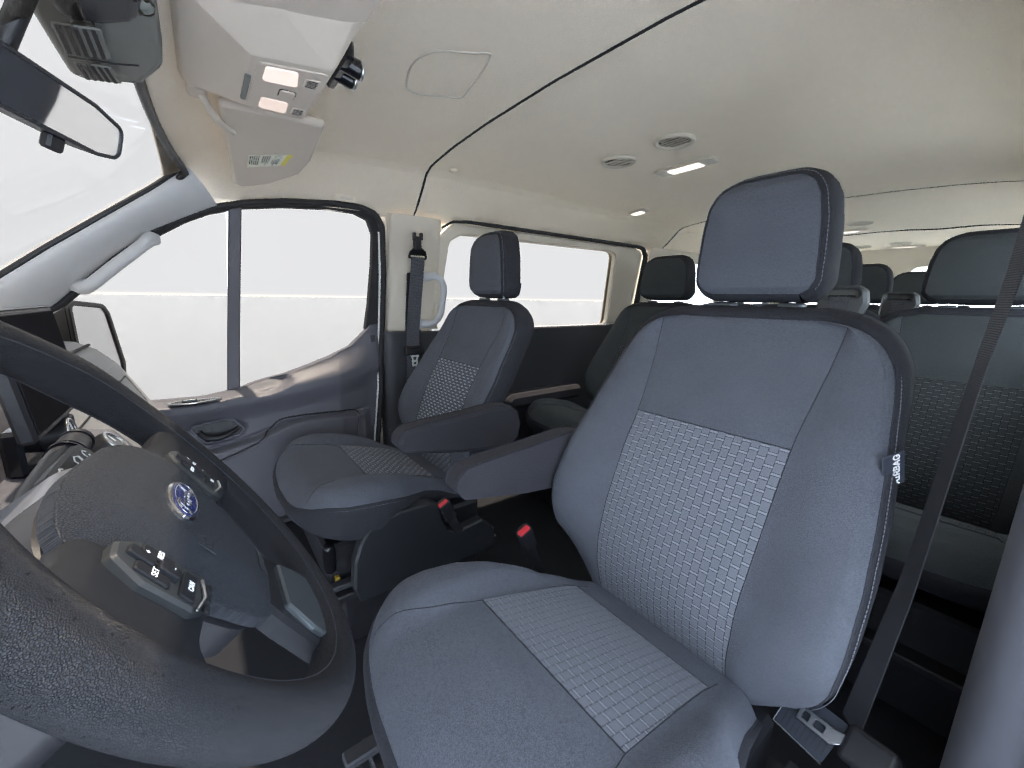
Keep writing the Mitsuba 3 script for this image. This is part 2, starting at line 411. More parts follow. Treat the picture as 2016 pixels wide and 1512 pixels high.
# exterior door mirror
mk = 'door_mirror'
tag(mk, 'large exterior door mirror with grey glass outside the passenger window', 'mirror')
ex_ = A([-.055, -.150, 0]) / .1598; n_ = A([-.150, .055, 0]) / .1598; ez_ = A([0, 0, 1.0]); o_ = A([.3225, -1.05, .75])
mp = roundpoly([(0, .02), (.165, .01), (.205, .05), (.215, .09), (.175, .275), (.155, .298), (0, .312)], .02)
put(mk + '__housing', to_frame(prism(mp.buffer(.012), .09, .0), o_ - n_ * .10, ex_, ez_, n_), 'plastic_dark', 30)
put(mk + '__glass', to_frame(prism(mp.buffer(-.002), .004, .001, -.008), o_, ex_, ez_, n_), 'door_mirror_glass', 30)
put(mk + '__bezel', to_frame(prism(mp.buffer(.012).difference(mp.buffer(-.004)), .010, .003, -.008), o_, ex_, ez_, n_), 'plastic_dark', 30)
put(mk + '__arm', tube([(.40, -.92, .86), (.36, -1.02, .85)], .035), 'plastic_dark', True)

# ------------------------------------------------------------------ windscreen pillar and its handle
pil = 'windscreen_pillar'
tag(pil, 'pale grey padded trim of the passenger side windscreen pillar', 'pillar trim')
up = lines([(.75, -.80, .84), (.381, -.752, 1.128), (.285, -.75, 1.208), (.181, -.75, 1.290), (.06, -.75, 1.385), (.012, -.75, 1.427), (-.02, -.735, 1.452)], 60)
lo = lines([(.72, -.93, .80), (.385, -.912, 1.000), (.315, -.900, 1.058), (.177, -.874, 1.200), (.086, -.860, 1.279), (-.01, -.850, 1.330), (-.085, -.842, 1.368)], 60)
S = np.linspace(0, 1, 18)
bul = A([-.25, .75, -.3]) * .035
P = up[:, None] * (1 - S)[None, :, None] + lo[:, None] * S[None, :, None] + (np.sin(np.pi * S**.8)**.8)[None, :, None] * bul
dent = np.exp(-((np.linspace(0, 1, 60) - .55) / .22)**2)[:, None] * sstep(.5, .85, S)[None]
P[..., 1] -= .022 * dent
e0 = P[:, :1] + A([.02, -.03, .015]); e1 = P[:, -1:] + A([0, -.03, 0])
put(pil + '__trim', grid(np.concatenate([e0, P, e1], 1)), 'trim_grey', True)
put(pil + '__glass_edge', tube(up + A([.006, -.006, .004]), .008), 'plastic_black', True)
def grab(key, path, r, label):
    tag(key, label, 'grab handle')
    p = spline(path, 60)
    put(key + '__grip', mapv(tube(p, np.interp(np.linspace(0, 1, 60), [0, .06, .2, .8, .94, 1], [r * 1.3, r * 1.25, r, r, r * 1.25, r * 1.3]), 14), lambda v: v), 'trim_grey', True)
    for e in (p[0], p[-1]):
        put(key + '__mount', rbox(e, (.045, .03, .035), .012), 'trim_grey', True)
ap = lambda t, off: (lambda q: q)(A(t) + A(off))
grab('grab_handle', [(.262, -.855, 1.118), (.245, -.815, 1.112), (.20, -.800, 1.150), (.13, -.795, 1.215), (.095, -.805, 1.250), (.092, -.84, 1.258)], .0165, 'pale grab handle on the windscreen pillar')
bp = lambda x, z, o: (x, float(yw(z, o)), z)
grab('grab_handle_001', [bp(-.80, 1.185, .03), bp(-.835, 1.19, .055), bp(-.868, 1.16, .06), bp(-.872, 1.08, .06), bp(-.862, 1.01, .055), bp(-.83, .985, .05), bp(-.79, .985, .03)], .0145, 'pale grab handle on the door pillar beside the hanging seat belt')

# windscreen glass and header edge
wp = A([(.035, 1.452), (.17, 1.345), (.45, 1.14), (.80, .93)])
ysw = np.linspace(-.78, .78, 15)
W_ = np.stack([np.stack([np.full(4, 0.0) + wp[:, 0] - .055 * (abs(y) / .78)**2.5, np.full(4, y), wp[:, 1] + .0 * wp[:, 1]], -1) for y in ysw], 0)
tag(put('windscreen', grid(W_), 'tint_glass', False), 'sloping windscreen glass ahead of the dashboard', 'windscreen')
hd = np.stack([A([.035 - .055 * (abs(y) / .78)**2.5 + .004, y, 1.449]) for y in np.linspace(-.70, .78, 40)])
hd = np.vstack([[(.005, -.752, 1.420)], [(-.012, -.735, 1.436)], hd])
tag(put('windscreen_seal', tube(hd, .009), 'plastic_black', True), 'black edge strip along the top of the windscreen', 'seal strip')

# ------------------------------------------------------------------ door pillar behind the front passenger door
bk = 'door_pillar'
tag(bk, 'beige and grey pillar trim carrying the passenger seat belt', 'pillar trim')
def col(x0, x1, z0, z1, off, side=-1, n=16, inset=.03, zn=20):
    """rounded upright trim column on the wall"""
    a = np.linspace(0, np.pi, n)
    u = -np.cos(a); uu = np.sign(u) * np.abs(u)**.55; d = np.sin(a)**.45
    zz = np.linspace(z0, z1, zn)
    P = np.stack([np.stack([(x0 + x1) / 2 + uu * (x1 - x0) / 2, -side * (yw(z) - .03 + d * (off + .03)) , np.full(n, z)], -1) for z in zz], 0)
    return grid(P)
put(bk + '__upper_trim', col(-.878, -.638, .955, 1.425, .018), 'trim_beige', True)
put(bk + '__lower_trim', col(-.80, -.612, .15, .953, .040), 'plastic_dark', True)
put(bk + '__belt_slot', wallpatch(boxpoly(-.725, -.712, .93, 1.20, .004), .004, .001, .0365), 'plastic_black', 30)

# passenger's seat belt
def ribbon(P, wdir, w=.047, t=.0014, seg=None):
    P = np.asarray(P, float); wd = np.asarray(wdir, float)
    wd = np.broadcast_to(wd / np.linalg.norm(wd, axis=-1, keepdims=True), P.shape)
    tt = np.gradient(P, axis=0); tt /= np.linalg.norm(tt, axis=1, keepdims=True)
    nn = np.cross(tt, wd); nn /= np.linalg.norm(nn, axis=1, keepdims=True)
    s = np.r_[0, np.cumsum(np.linalg.norm(np.diff(P, axis=0), axis=1))]
    cross = [(-.5, -.5), (-.5, .5), (0, .5), (.5, .5), (.5, -.5), (0, -.5)]
    V = np.stack([P + wd * w * a + nn * t * b for a, b in cross], 1)
    uv = np.stack([np.stack([np.full(len(s), a * w), s], -1) for a, b in cross], 1)
    return grid(V, cv=True), uv.reshape(-1, 2)
def belt(key, path, wdir, w=.047):
    m, uv = ribbon(path, wdir, w)
    return put(key, m, 'webbing', False, uv=uv)
sb = 'seat_belt'
tag(sb, 'black seat belt hanging on the passenger side door pillar', 'seat belt')
zz = np.linspace(1.262, .34, 40)
belt(sb + '__webbing', np.c_[np.interp(zz, [.34, .8, 1.262], [-.715, -.733, -.748]), yw(zz, .058), zz], (1, 0, 0), .060)
dr_ = prism(roundpoly([(-.043, -.018), (.043, -.018), (.036, .012), (.012, .03), (-.012, .03), (-.036, .012)], .008).difference(boxpoly(-.033, .033, -.010, -.003, .002)), .008, .002)
put(sb + '__guide_loop', mapv(dr_, lambda v: np.c_[-.748 + v[:, 0], yw(1.272 + v[:, 1], .050) + v[:, 2], 1.272 + v[:, 1]]), 'gloss_black', 30)
put(sb + '__height_adjuster', cat([cbox((-.744, float(yw(1.315, .052)), 1.315), (.030, .024, .055), .005), cbox((-.729, float(yw(1.335, .055)), 1.342), (.010, .02, .03), .003), cbox((-.759, float(yw(1.335, .055)), 1.342), (.010, .02, .03), .003)]), 'plastic_black', 30)
def tongue(key, o, ex, ez, ny, s=1.0):
    body = prism(roundpoly([(-.041 * s, -.012 * s), (.041 * s, -.012 * s), (.041 * s, .026 * s), (-.041 * s, .026 * s)], .006).difference(boxpoly(-.031 * s, .031 * s, .016 * s, .020 * s, .001)), .016 * s, .004)
    put(key + '__tongue_grip', to_frame(body, o, ex, ez, ny), 'plastic_black', 30)
    bl = prism(Polygon([(-.021 * s, -.012 * s), (.021 * s, -.012 * s), (.013 * s, -.028 * s), (.013 * s, -.056 * s), (.009 * s, -.062 * s), (-.009 * s, -.062 * s), (-.013 * s, -.056 * s), (-.013 * s, -.028 * s)]).difference(boxpoly(-.007 * s, .007 * s, -.034 * s, -.020 * s, .002)).difference(boxpoly(-.006 * s, .006 * s, -.052 * s, -.044 * s, .001)), .003, .0006)
    put(key + '__latch_plate', to_frame(bl, A(o) + A(ny) * .006, ex, ez, ny), 'steel_pale', 30)
tongue(sb, A([-.737, float(yw(.86, .064)), .862]), (-1, 0, 0), (0, 0, 1), (0, 1, 0), 1.02)

# ------------------------------------------------------------------ passenger's side behind the pillar: sliding door with window
sd = 'sliding_door'
tag(sd, 'sliding side door with dark lower panel, pale window surround and wide window', 'sliding door')
slo = roundpoly([(-.842, .955), (-.842, 1.24), (-.865, 1.36), (-.94, 1.424), (-2.25, 1.424), (-2.325, 1.40), (-2.33, .955)], .02)
slg = roundpoly([(-.885, .945), (-.905, 1.16), (-.925, 1.345), (-.985, 1.378), (-1.99, 1.386), (-2.065, 1.372), (-2.105, .96), (-2.05, .932)], .035)
put(sd + '__window_surround', wallpatch(slo.difference(slg), .03, .008, -.004), 'trim_beige', 35)
put(sd + '__lower_panel', wallpatch(boxpoly(-2.40, -.79, .16, .945, .01), .03, .006, .008), 'plastic_dark', 35)
put(sd + '__sill_ledge', cbox((-1.55, -.947, .942), (1.22, .045, .012), .003), 'trim_grey', 30)
v, f = trimesh.creation.triangulate_polygon(slg.buffer(.015), engine='earcut'); v, f = trimesh.remesh.subdivide_to_size(np.c_[v, v[:, 0] * 0], f, .15, max_iter=10)
put(sd + '__window_pane', trimesh.Trimesh(np.c_[v[:, 0], yw(v[:, 1], -.045), v[:, 1]], f, process=False), 'tint_glass', False)
put(sd + '__door_seal', tube(wallpts(lines([(-.875, 1.395), (-.925, 1.425), (-1.0, 1.432), (-2.23, 1.432), (-2.30, 1.425), (-2.345, 1.38), (-2.360, 1.07), (-2.355, .95)], 90), .006), np.interp(np.linspace(0, 1, 90), [0, .12, .7, .8, 1], [.004, .009, .011, .017, .019]), 8), 'rubber', True)
ar = wallpatch(roundpoly([(-1.80, .52), (-1.28, .52), (-1.20, .56), (-1.28, .60), (-1.80, .60)], .03), .10, .02, .10)
put(sd + '__armrest', ar, 'fabric_arm', 35)

# painted body behind the trim, closing the joints
aline = [(.70, .86), (.40, 1.075), (.20, 1.235), (.075, 1.33), (.035, 1.37), (.0, 1.47)]
shell = Polygon([(-2.44, .02), (.70, .02)] + aline + [(-2.44, 1.47)]).difference(winpoly.buffer(.02)).difference(slg.buffer(.012))
struct('body_wall', wallpatch(shell, .006, 0, -.062, -1, .15), 'trim_beige', 'painted body sheet behind the passenger side trim', 30)

# side walls further back, both sides; the driver's side also beside the second row
def rear_wall(side, x0, x1, panes, name, label, zpane=(1.0, 1.372)):
    key = name
    tag(key, label, 'side wall')
    whole = boxpoly(x1, x0, .955, 1.46)
    holes = [boxpoly(b, a, zpane[0], zpane[1], .05) for a, b in panes]
    for h in holes: whole = whole.difference(h)
    put(key + '__window_surround', wallpatch(whole, .03, .006, .010, side, .15), 'trim_beige', 35)
    put(key + '__lower_panel', wallpatch(boxpoly(x1, x0, .10, .95, .004), .03, .006, .010, side, .2), 'plastic_dark', 35)
    for h in holes:
        v, f = trimesh.creation.triangulate_polygon(h.buffer(.015), engine='earcut'); v, f = trimesh.remesh.subdivide_to_size(np.c_[v, v[:, 0] * 0], f, .2, max_iter=10)
        put(key + '__window_pane', trimesh.Trimesh(np.c_[v[:, 0], -side * yw(v[:, 1], -.035), v[:, 1]], f, process=False), 'clear_glass', False)
rear_wall(-1, -2.385, -4.66, [(-2.52, -3.38), (-3.55, -4.45)], 'side_wall', 'passenger side wall with small windows behind the sliding door')
rear_wall(1, -.80, -4.66, [(-.98, -2.05), (-2.45, -3.38), (-3.55, -4.45)], 'side_wall_001', 'driver side wall with windows beside the rear seats')
bw = 'rear_doors'
tag(bw, 'pale rear doors with two windows at the far end of the van', 'rear doors')
rp = boxpoly(-.95, .95, .10, 1.6).difference(boxpoly(-.78, -.06, .98, 1.40, .06)).difference(boxpoly(.06, .78, .98, 1.40, .06))
fr_ = lambda m: mapv(m, lambda v: np.c_[-4.66 + v[:, 2], v[:, 0], v[:, 1]])
put(bw + '__door_trim', fr_(prism(rp, .03, .006)), 'trim_beige', 30)
for s in (-1, 1):
    put(bw + '__window_pane', fr_(prism(boxpoly(s * .42 - .37, s * .42 + .37, .97, 1.41), .001, 0, .004)), 'clear_glass', False)
    put(bw + '__hinge_bracket', cbox((-4.60, s * .45, 1.42), (.05, .14, .04), .008), 'plastic_dark', 30)

# driver's side: door pillar next to the camera
dk = 'door_pillar_001'
tag(dk, 'grey door pillar trim at the right edge beside the driver seat belt', 'pillar trim')
pp = A([(-.90, .95), (-.90, .88), (-.86, .853), (-.78, .844), (-.70, .842), (-.64, .847), (-.605, .860), (-.588, .880), (-.584, .905), (-.584, .95)])
pp = spline(pp, 40)
zs = np.linspace(.12, 1.0, 12)
put(dk + '__lower_trim', grid(np.stack([np.c_[pp, np.full(40, z)] for z in zs], 0)), 'pillar_dark', True)
put(dk + '__upper_trim', mapv(grid(np.stack([np.c_[pp, np.full(40, z)] for z in np.linspace(1.003, 1.46, 8)], 0)), lambda v: np.c_[v[:, 0], v[:, 1] - .18 * (v[:, 2] - 1.0), v[:, 2]]), 'trim_beige', True)
tag(put('door_seal_001', tube([(-.565, .905, z) for z in np.linspace(.05, 1.3, 14)], .014, 10), 'rubber', True), 'black rubber seal on the driver door pillar at the lower right edge', 'rubber seal')
put('door_pillar_001__body_edge', cbox((-.55, .945, .6), (.05, .03, 1.2), .005), 'white_paint', 30)
# wing of wall between pillar and rear wall top
# ------------------------------------------------------------------ seats
H = lambda tab: (A([t[0] for t in tab]), A([t[1] for t in tab]))
BZ = A([.43, .48, .52, .56, .60, .64, .68, .72, .76, .80, .84, .88, .92, .96, 1.0, 1.025, 1.045, 1.058, 1.066, 1.071])
BXC = A([-.660, -.640, -.629, -.623, -.624, -.632, -.645, -.662, -.680, -.698, -.722, -.744, -.767, -.790, -.811, -.821, -.829, -.834, -.838, -.842])
BXS = A([-.73, -.695, -.668, -.640, -.613, -.606, -.609, -.626, -.647, -.674, -.703, -.728, -.755, -.783, -.806, -.815, -.823, -.829, -.835, -.841])
BHW = A([.225, .246, .258, .267, .273, .278, .280, .280, .277, .273, .267, .261, .254, .247, .237, .224, .206, .185, .160, .128])
BYI = A([.135, .135, .136, .139, .140, .141, .143, .144, .145, .146, .146, .147, .151, .156, .161, .164, .166, .167, .167, .167])

def resample(tab_t, cols, t):
    from scipy.interpolate import PchipInterpolator
    return [PchipInterpolator(tab_t, c)(t) for c in cols]

def cover(loop, back, prof, scale=None):
    """band that leaves the seam loop outwards and to the back: prof = [(outwards, backwards), ...]"""
    loop = np.asarray(loop, float)
    t = np.gradient(loop, axis=0); c = loop.mean(0)
    o = np.cross(t, back); o /= np.linalg.norm(o, axis=1, keepdims=True)
    o *= np.sign(((loop - c) * o).sum(1, keepdims=True)) if True else 1
    k = 1.0 if scale is None else scale(loop)[:, None]
    rows = [loop + o * (a * k if a > 0 else a) + A(back) * b for a, b in prof]
    return grid(np.stack(rows, 0))

def dashes(P, step=.0062, length=.0040, r=.0006):
    d = np.r_[0, np.cumsum(np.linalg.norm(np.diff(P, axis=0), axis=1))]
    out = []
    for s in np.arange(0, d[-1] - length, step):
        q = np.stack([np.interp([s, s + length], d, P[:, k]) for k in range(3)], 1)
        out.append(tube(q, r, 4))
    return cat(out)

def backrest_pt(z, s, tabs):
    xc, xs, hw, yi = tabs
    y = s * hw
    a = np.abs(y)
    w = np.clip((a - yi) / np.maximum(hw - yi, 1e-3), 0, 1)
    sm = w * w * (3 - 2 * w)
    x = xc + (xs - xc) * sm + .010 * np.sin(np.pi * np.clip(w, 0, 1)) - .010 * np.clip((w - .85) / .15, 0, 1)**2
    return np.stack([x, y, z + 0 * y], -1)

def seat_geometry(hr_hw=1.0, hr_z=(1.116, 1.324), arm=1, detail=1.0):
    """all meshes of a seat, centred on y = 0; list of (name, mesh, material, smooth, uv)"""
    L = []
    nz = int(70 * detail); zt = np.r_[np.linspace(.43, 1.0, nz), np.linspace(1.005, 1.071, int(22 * detail))]
    tabs = [c[:, None] for c in resample(BZ, [BXC, BXS, BHW, BYI], zt)]
    tabs[3] = np.minimum(tabs[3], tabs[2] * .985)
    Zt = zt[:, None]
    arc = np.r_[0, np.cumsum(np.hypot(np.diff(zt), np.diff(tabs[0][:, 0])))]
    # insert (z up to .868), upper centre panel, two bolsters
    def piece(zsel, s0, s1, n):
        tb = [c[zsel] for c in tabs]
        s = s0 + (s1 - s0) * np.linspace(0, 1, n)[None]
        return backrest_pt(Zt[zsel], s, tb)
    si = tabs[3] / tabs[2]
    k = int(np.argmin(np.abs(zt - .868)))
    low, high = slice(0, k + 1), slice(k, None)
    P = backrest_pt(Zt[low], np.linspace(-1, 1, 30)[None] * si[low], [c[low] for c in tabs])
    uv = np.stack([P[..., 1], np.repeat(arc[low][:, None], 30, 1)], -1).reshape(-1, 2)
    L.append(('backrest_insert', grid(P), 'fabric_weave', True, uv))
    P = backrest_pt(Zt[high], np.linspace(-1, 1, 30)[None] * si[high], [c[high] for c in tabs])
    L.append(('backrest', grid(P), 'fabric_grey', True, None))
    for sg in (-1, 1):
        s = sg * (si + (1 - si) * np.linspace(0, 1, 26)[None])
        L.append(('backrest_bolster', grid(backrest_pt(Zt, s, tabs)), 'fabric_grey', True, None))
    # seams
    sm = []
    for sg in (-1, 1):
        q = backrest_pt(Zt, sg * si, tabs)[:, 0]
        sm.append(tube(q[:-3] + A([.0002, 0, 0]), .0008, 5))
    q = backrest_pt(Zt[k:k + 1], np.linspace(-1, 1, 24)[None] * si[k], [c[k:k + 1] for c in tabs])[0]
    sm.append(tube(q + A([.0003, 0, 0]), .0009, 5))
    # seam loop around the face
    e = {sg: backrest_pt(Zt, np.full((1, 1), sg), tabs)[:, 0] for sg in (-1, 1)}
    topl = backrest_pt(Zt[-1:], np.linspace(1, -1, 17)[None], [c[-1:] for c in tabs])[0]
    loop = np.vstack([e[1], topl[1:-1], e[-1][::-1]])
    d = np.r_[0, np.cumsum(np.linalg.norm(np.diff(loop, axis=0), axis=1))]
    loop = np.stack([np.interp(np.linspace(0, d[-1], 150), d, loop[:, j]) for j in range(3)], 1)
    sm.append(tube(loop, .0015, 5))
    L.append(('seam', cat(sm), 'seam', True, None))
    prof = [(0, 0), (.003, .001), (.008, .005), (.013, .014), (.016, .028), (.014, .048), (.004, .070), (-.012, .090), (-.030, .105), (-.07, .116), (-.11, .119)]
    wide = lambda q: np.interp(q[:, 2], [.6, .86, .98, 1.04, 1.07], [.35, .55, .95, 1.25, 1.35])
    L.append(('backrest_cover', cover(loop, (-1, 0, 0.0), prof, wide), 'fabric_dark', True, None))
    bk_ = np.stack([np.stack([np.full(9, x - .119), np.linspace(-1, 1, 9) * (h - .06), np.full(9, z)], -1) for x, h, z in zip(tabs[1][::6, 0], tabs[2][::6, 0], zt[::6])], 0)
    L.append(('backrest_shell', grid(bk_), 'plastic_dark', True, None))
    if detail > .8:
        st = loop + A([-.004, 0, 0]); c0 = loop.mean(0); o = st - c0; o[:, 0] = 0; o /= np.linalg.norm(o, axis=1, keepdims=True)
        L.append(('stitching', dashes(st + o * .0065 + A([-.001, 0, 0])), 'thread', False, None))
    # headrest
    z0, z1 = hr_z; hh = z1 - z0
    t = np.r_[np.linspace(0, .12, 8), np.linspace(.16, .80, 14), np.linspace(.83, 1, 12)]
    hw = np.interp(t, [0, .04, .12, .3, .6, .8, .9, .96, 1.0], [.080, .096, .106, .105, .101, .094, .084, .071, .052]) * hr_hw
    xf = np.interp(t, [0, .06, .2, .8, .93, 1], [-.862, -.851, -.846, -.848, -.854, -.866])
    zz = z0 + t * hh
    s = np.linspace(-1, 1, 25)
    P = np.stack([xf[:, None] - .006 * np.abs(s)[None]**3, hw[:, None] * s[None], zz[:, None] + 0 * s[None]], -1)
    L.append(('headrest', grid(P), 'fabric_grey', True, None))
    lp = np.vstack([P[:, -1], P[-1, ::-1][1:-1], P[::-1, 0], P[0][1:-1]])
    d = np.r_[0, np.cumsum(np.linalg.norm(np.diff(np.vstack([lp, lp[:1]]), axis=0), axis=1))]; lq = np.vstack([lp, lp[:1]])
    lp = np.stack([np.interp(np.linspace(0, d[-1], 120), d, lq[:, j]) for j in range(3)], 1)
    hs = [q for q in lp if q[2] > z0 + .012 * hh / .2]; i0 = int(np.argmax(np.linalg.norm(np.diff(hs, axis=0), axis=1))); hs = A(hs[i0 + 1:] + hs[:i0 + 1]) if np.linalg.norm(np.diff(hs, axis=0), axis=1).max() > .05 else A(hs)
    L.append(('headrest__seam', tube(hs, .0014, 5), 'seam', True, None))
    prof = [(0, 0), (.003, .002), (.009, .008), (.014, .02), (.016, .042), (.014, .066), (.006, .082), (-.012, .092), (-.04, .097)]
    cv_ = cover(lp, (-1, 0, 0), prof)
    bk2 = P.copy(); bk2[..., 1] *= .72; bk2[..., 2] = z0 + .03 + (bk2[..., 2] - z0) * .78; bk2[..., 0] = bk2[..., 0] - .0965
    L.append(('headrest_cover', cat([cv_, grid(bk2)]), 'fabric_dark', True, None))
    if detail > .8:
        c0 = lp.mean(0); o = hs - c0; o[:, 0] = 0; o /= np.linalg.norm(o, axis=1, keepdims=True)
        L.append(('headrest__stitching', dashes(hs + o * .008 + A([-.006, 0, 0]), .0075, .0045, .0007), 'thread', False, None))
    for sg in (-1, 1):
        L.append(('headrest_post', tube([(-.895, sg * .062 * hr_hw, 1.05), (-.897, sg * .062 * hr_hw, z0 + .03)], .0062, 12), 'chrome', True, None))
        L.append(('post_bezel', rbox((-.895, sg * .062 * hr_hw, 1.094), (.030, .042, .012), .005, 1), 'plastic_silver', True, None))
    # cushion: top surface from the back edge to a rounded front edge
    ns, nt = 61, 60
    s = np.linspace(-1, 1, ns)[None]; t = np.linspace(0, 1, nt)[:, None]
    def hwx(x): return np.interp(x, [-.64, -.56, -.50, -.44, -.40, -.34, -.28, -.1], [.190, .201, .214, .252, .275, .291, .2945, .295])
    ya = .295 * s
    xf = np.interp(np.abs(ya), [0, .10, .14, .18, .21, .24, .262, .280, .290, .295], [-.128, -.133, -.138, -.147, -.158, -.177, -.200, -.233, -.268, -.315])
    tt = t**.85
    x = -.64 + (xf + .64) * tt
    y = s * hwx(x)
    z = np.interp(x, [-.64, -.60, -.548, -.52, -.49, -.457, -.42, -.38, -.34, -.28, -.20, -.15, -.12], [.480, .495, .520, .530, .540, .550, .560, .571, .582, .592, .592, .582, .572])
    a = np.abs(y)
    bol = sstep(.150, .205, a) * np.interp(x, [-.64, -.55, -.40, -.25, -.15], [.012, .020, .026, .020, .006])
    z = z + bol - np.minimum(np.sqrt((.046 * np.clip((np.abs(s) - .78) / .22, 0, 1)**2)**2 + (.034 * np.clip((tt - .88) / .12, 0, 1)**2)**2), .046)
    P = np.stack([x, y, z], -1)
    # insert patch of the cushion lies 1.5 mm above
    xi = np.linspace(-.565, -.337, 40)[:, None]; yi = np.linspace(-1, 1, 34)[None] * np.interp(xi, [-.565, -.337], [.140, .152])
    from scipy.interpolate import LinearNDInterpolator
    from scipy.interpolate import NearestNDInterpolator
    lin, near = (c(np.c_[x.ravel(), y.ravel()], z.ravel()) for c in (LinearNDInterpolator, NearestNDInterpolator))
    def itp(a, b):
        q = lin(a, b); return np.where(np.isnan(q), near(a, b), q)
    zi = itp(xi + 0 * yi, yi)
    PI_ = np.stack([xi + 0 * yi, yi, zi + .0014], -1)
    L.append(('cushion', grid(P), 'fabric_grey', True, None))
    L.append(('cushion_insert', grid(PI_), 'fabric_weave', True, np.stack([PI_[..., 1], PI_[..., 0] * 1.06], -1).reshape(-1, 2)))
    sm = []
    for sg in (-1, 1):
        xx = np.linspace(-.60, -.165, 40); yy = sg * np.interp(xx, [-.60, -.337, -.25, -.165], [.140, .152, .172, .205])
        sm.append(tube(np.c_[xx, yy, itp(xx, yy) + .0002], .0008, 5))
    sm.append(tube(PI_[-1], .0007, 5)); sm.append(tube(PI_[0], .0007, 5))
    lo_ = np.vstack([P[:, -1], P[-1, ::-1][1:-1], P[::-1, 0]])
    d = np.r_[0, np.cumsum(np.linalg.norm(np.diff(lo_, axis=0), axis=1))]
    lo_ = np.stack([np.interp(np.linspace(0, d[-1], 150), d, lo_[:, j]) for j in range(3)], 1)
    sm.append(tube(lo_, .0015, 5))
    L.append(('cushion_seam', cat(sm), 'seam', True, None))
    # side cover hangs from the seam loop
    tn = np.gradient(lo_, axis=0); o = np.cross(tn, [0, 0, 1.0]); o /= np.linalg.norm(o, axis=1, keepdims=True)
    o *= np.sign(((lo_ - A([-.4, 0, .55])) * o).sum(1, keepdims=True))
    zb = np.interp(lo_[:, 0], [-.64, -.3, -.14], [.445, .452, .490])
    rows = []
    for ft, ou in ((0, 0), (.06, .004), (.2, .009), (.45, .009), (.75, .004), (.95, -.004), (1.0, -.02)):
        r = lo_ + o * ou; r[:, 2] = lo_[:, 2] * (1 - ft) + zb * ft; rows.append(r)
    L.append(('cushion_cover', grid(np.stack(rows, 0)), 'fabric_dark', True, None))
    if detail > .8:
        L.append(('cushion_stitching', dashes(lo_ + o * .004 + A([0, 0, -.007])), 'thread', False, None))
    # base: plastic skirts left and right, pedestal
    sk = Polygon([(-.246, .33), (-.252, .41), (-.268, .455), (-.288, .487), (-.322, .508), (-.38, .516), (-.47, .516), (-.50, .50), (-.512, .44), (-.53, .405), (-.568, .393), (-.652, .402), (-.690, .365), (-.700, .33), (-.70, .285), (-.26, .285)]).buffer(-.008).buffer(.008)
    for sg in (-1, 1):
        m = prism(sk, .035, .006)
        m = mapv(m, lambda v: np.c_[v[:, 0], sg * (.262 + v[:, 2]), v[:, 1]])
        L.append(('base_skirt', m, 'plastic_skirt', 30, None))
    L.append(('pedestal', cat([cbox((-.46, 0, .20), (.46, .44, .20), .01), cbox((-.45, 0, .35), (.50, .40, .14), .01), cbox((-.44, 0, .295), (.58, .54, .022), .004)]), 'plastic_black', 30, None))
    for sg in (-1, 1):
        L.append(('seat_rail', cbox((-.42, sg * .235, .318), (.62, .03, .016), .003), 'plastic_dark', 30, None))
    L.append(('adjuster_lever', cat([rbox((-.205, .225, .405), (.03, .035, .085), .012, 1), tube([(-.21, .225, .41), (-.21, -.15, .41)], .006)]), 'gloss_black', True, None))
    L.append(('release_tab', cbox((-.225, .20, .318), (.012, .03, .022), .002), 'yellow_plastic', 30, None))
    if arm:
        # armrest on one side
        prof = Polygon([(-.366, .725), (-.372, .748), (-.392, .764), (-.45, .770), (-.56, .776), (-.68, .786), (-.725, .780), (-.752, .757), (-.765, .715), (-.755, .672), (-.725, .652), (-.66, .655), (-.55, .668), (-.42, .693), (-.385, .700)]).buffer(-.012).buffer(.012)
        m = prism(prof, .058, .010)
        bm = prism(prof.buffer(-.0), .003, 0)
        L.append(('armrest', mapv(cat([m]), lambda v: np.c_[v[:, 0], arm * (.288 + v[:, 2]), v[:, 1]]), 'fabric_arm', 50, None))
        r = A(prof.buffer(.0006).exterior.coords)[:-1]; r = r[::2]
        sml = [tube(np.c_[r[:, 0], np.full(len(r), arm * (.288 + q)), r[:, 1]], .0012, 5, closed=True) for q in (.004, .049)]
        L.append(('armrest__seam', cat(sml), 'seam', True, None))
        L.append(('armrest_pivot', tube([(-.71, arm * .262, .715), (-.71, arm * .30, .715)], .03, 20), 'plastic_dark', 30, None))
    return L

def add_seat(key, meshes, label, cat_, group, base):
    tag(key, label, cat_, group)
    used = {}
    for name, d in meshes:
        k = key + '__' + name; i = used.get(k, -1) + 1; used[k] = i
        scene[k if i == 0 else f'{k}_{i:03d}'] = {**d, 'to_world': base}

def compile_seat(L):
    return [(n, mikit.ply(m, mat, smooth=(True if s is True else s), uv=uv)) for n, m, mat, s, uv in L]

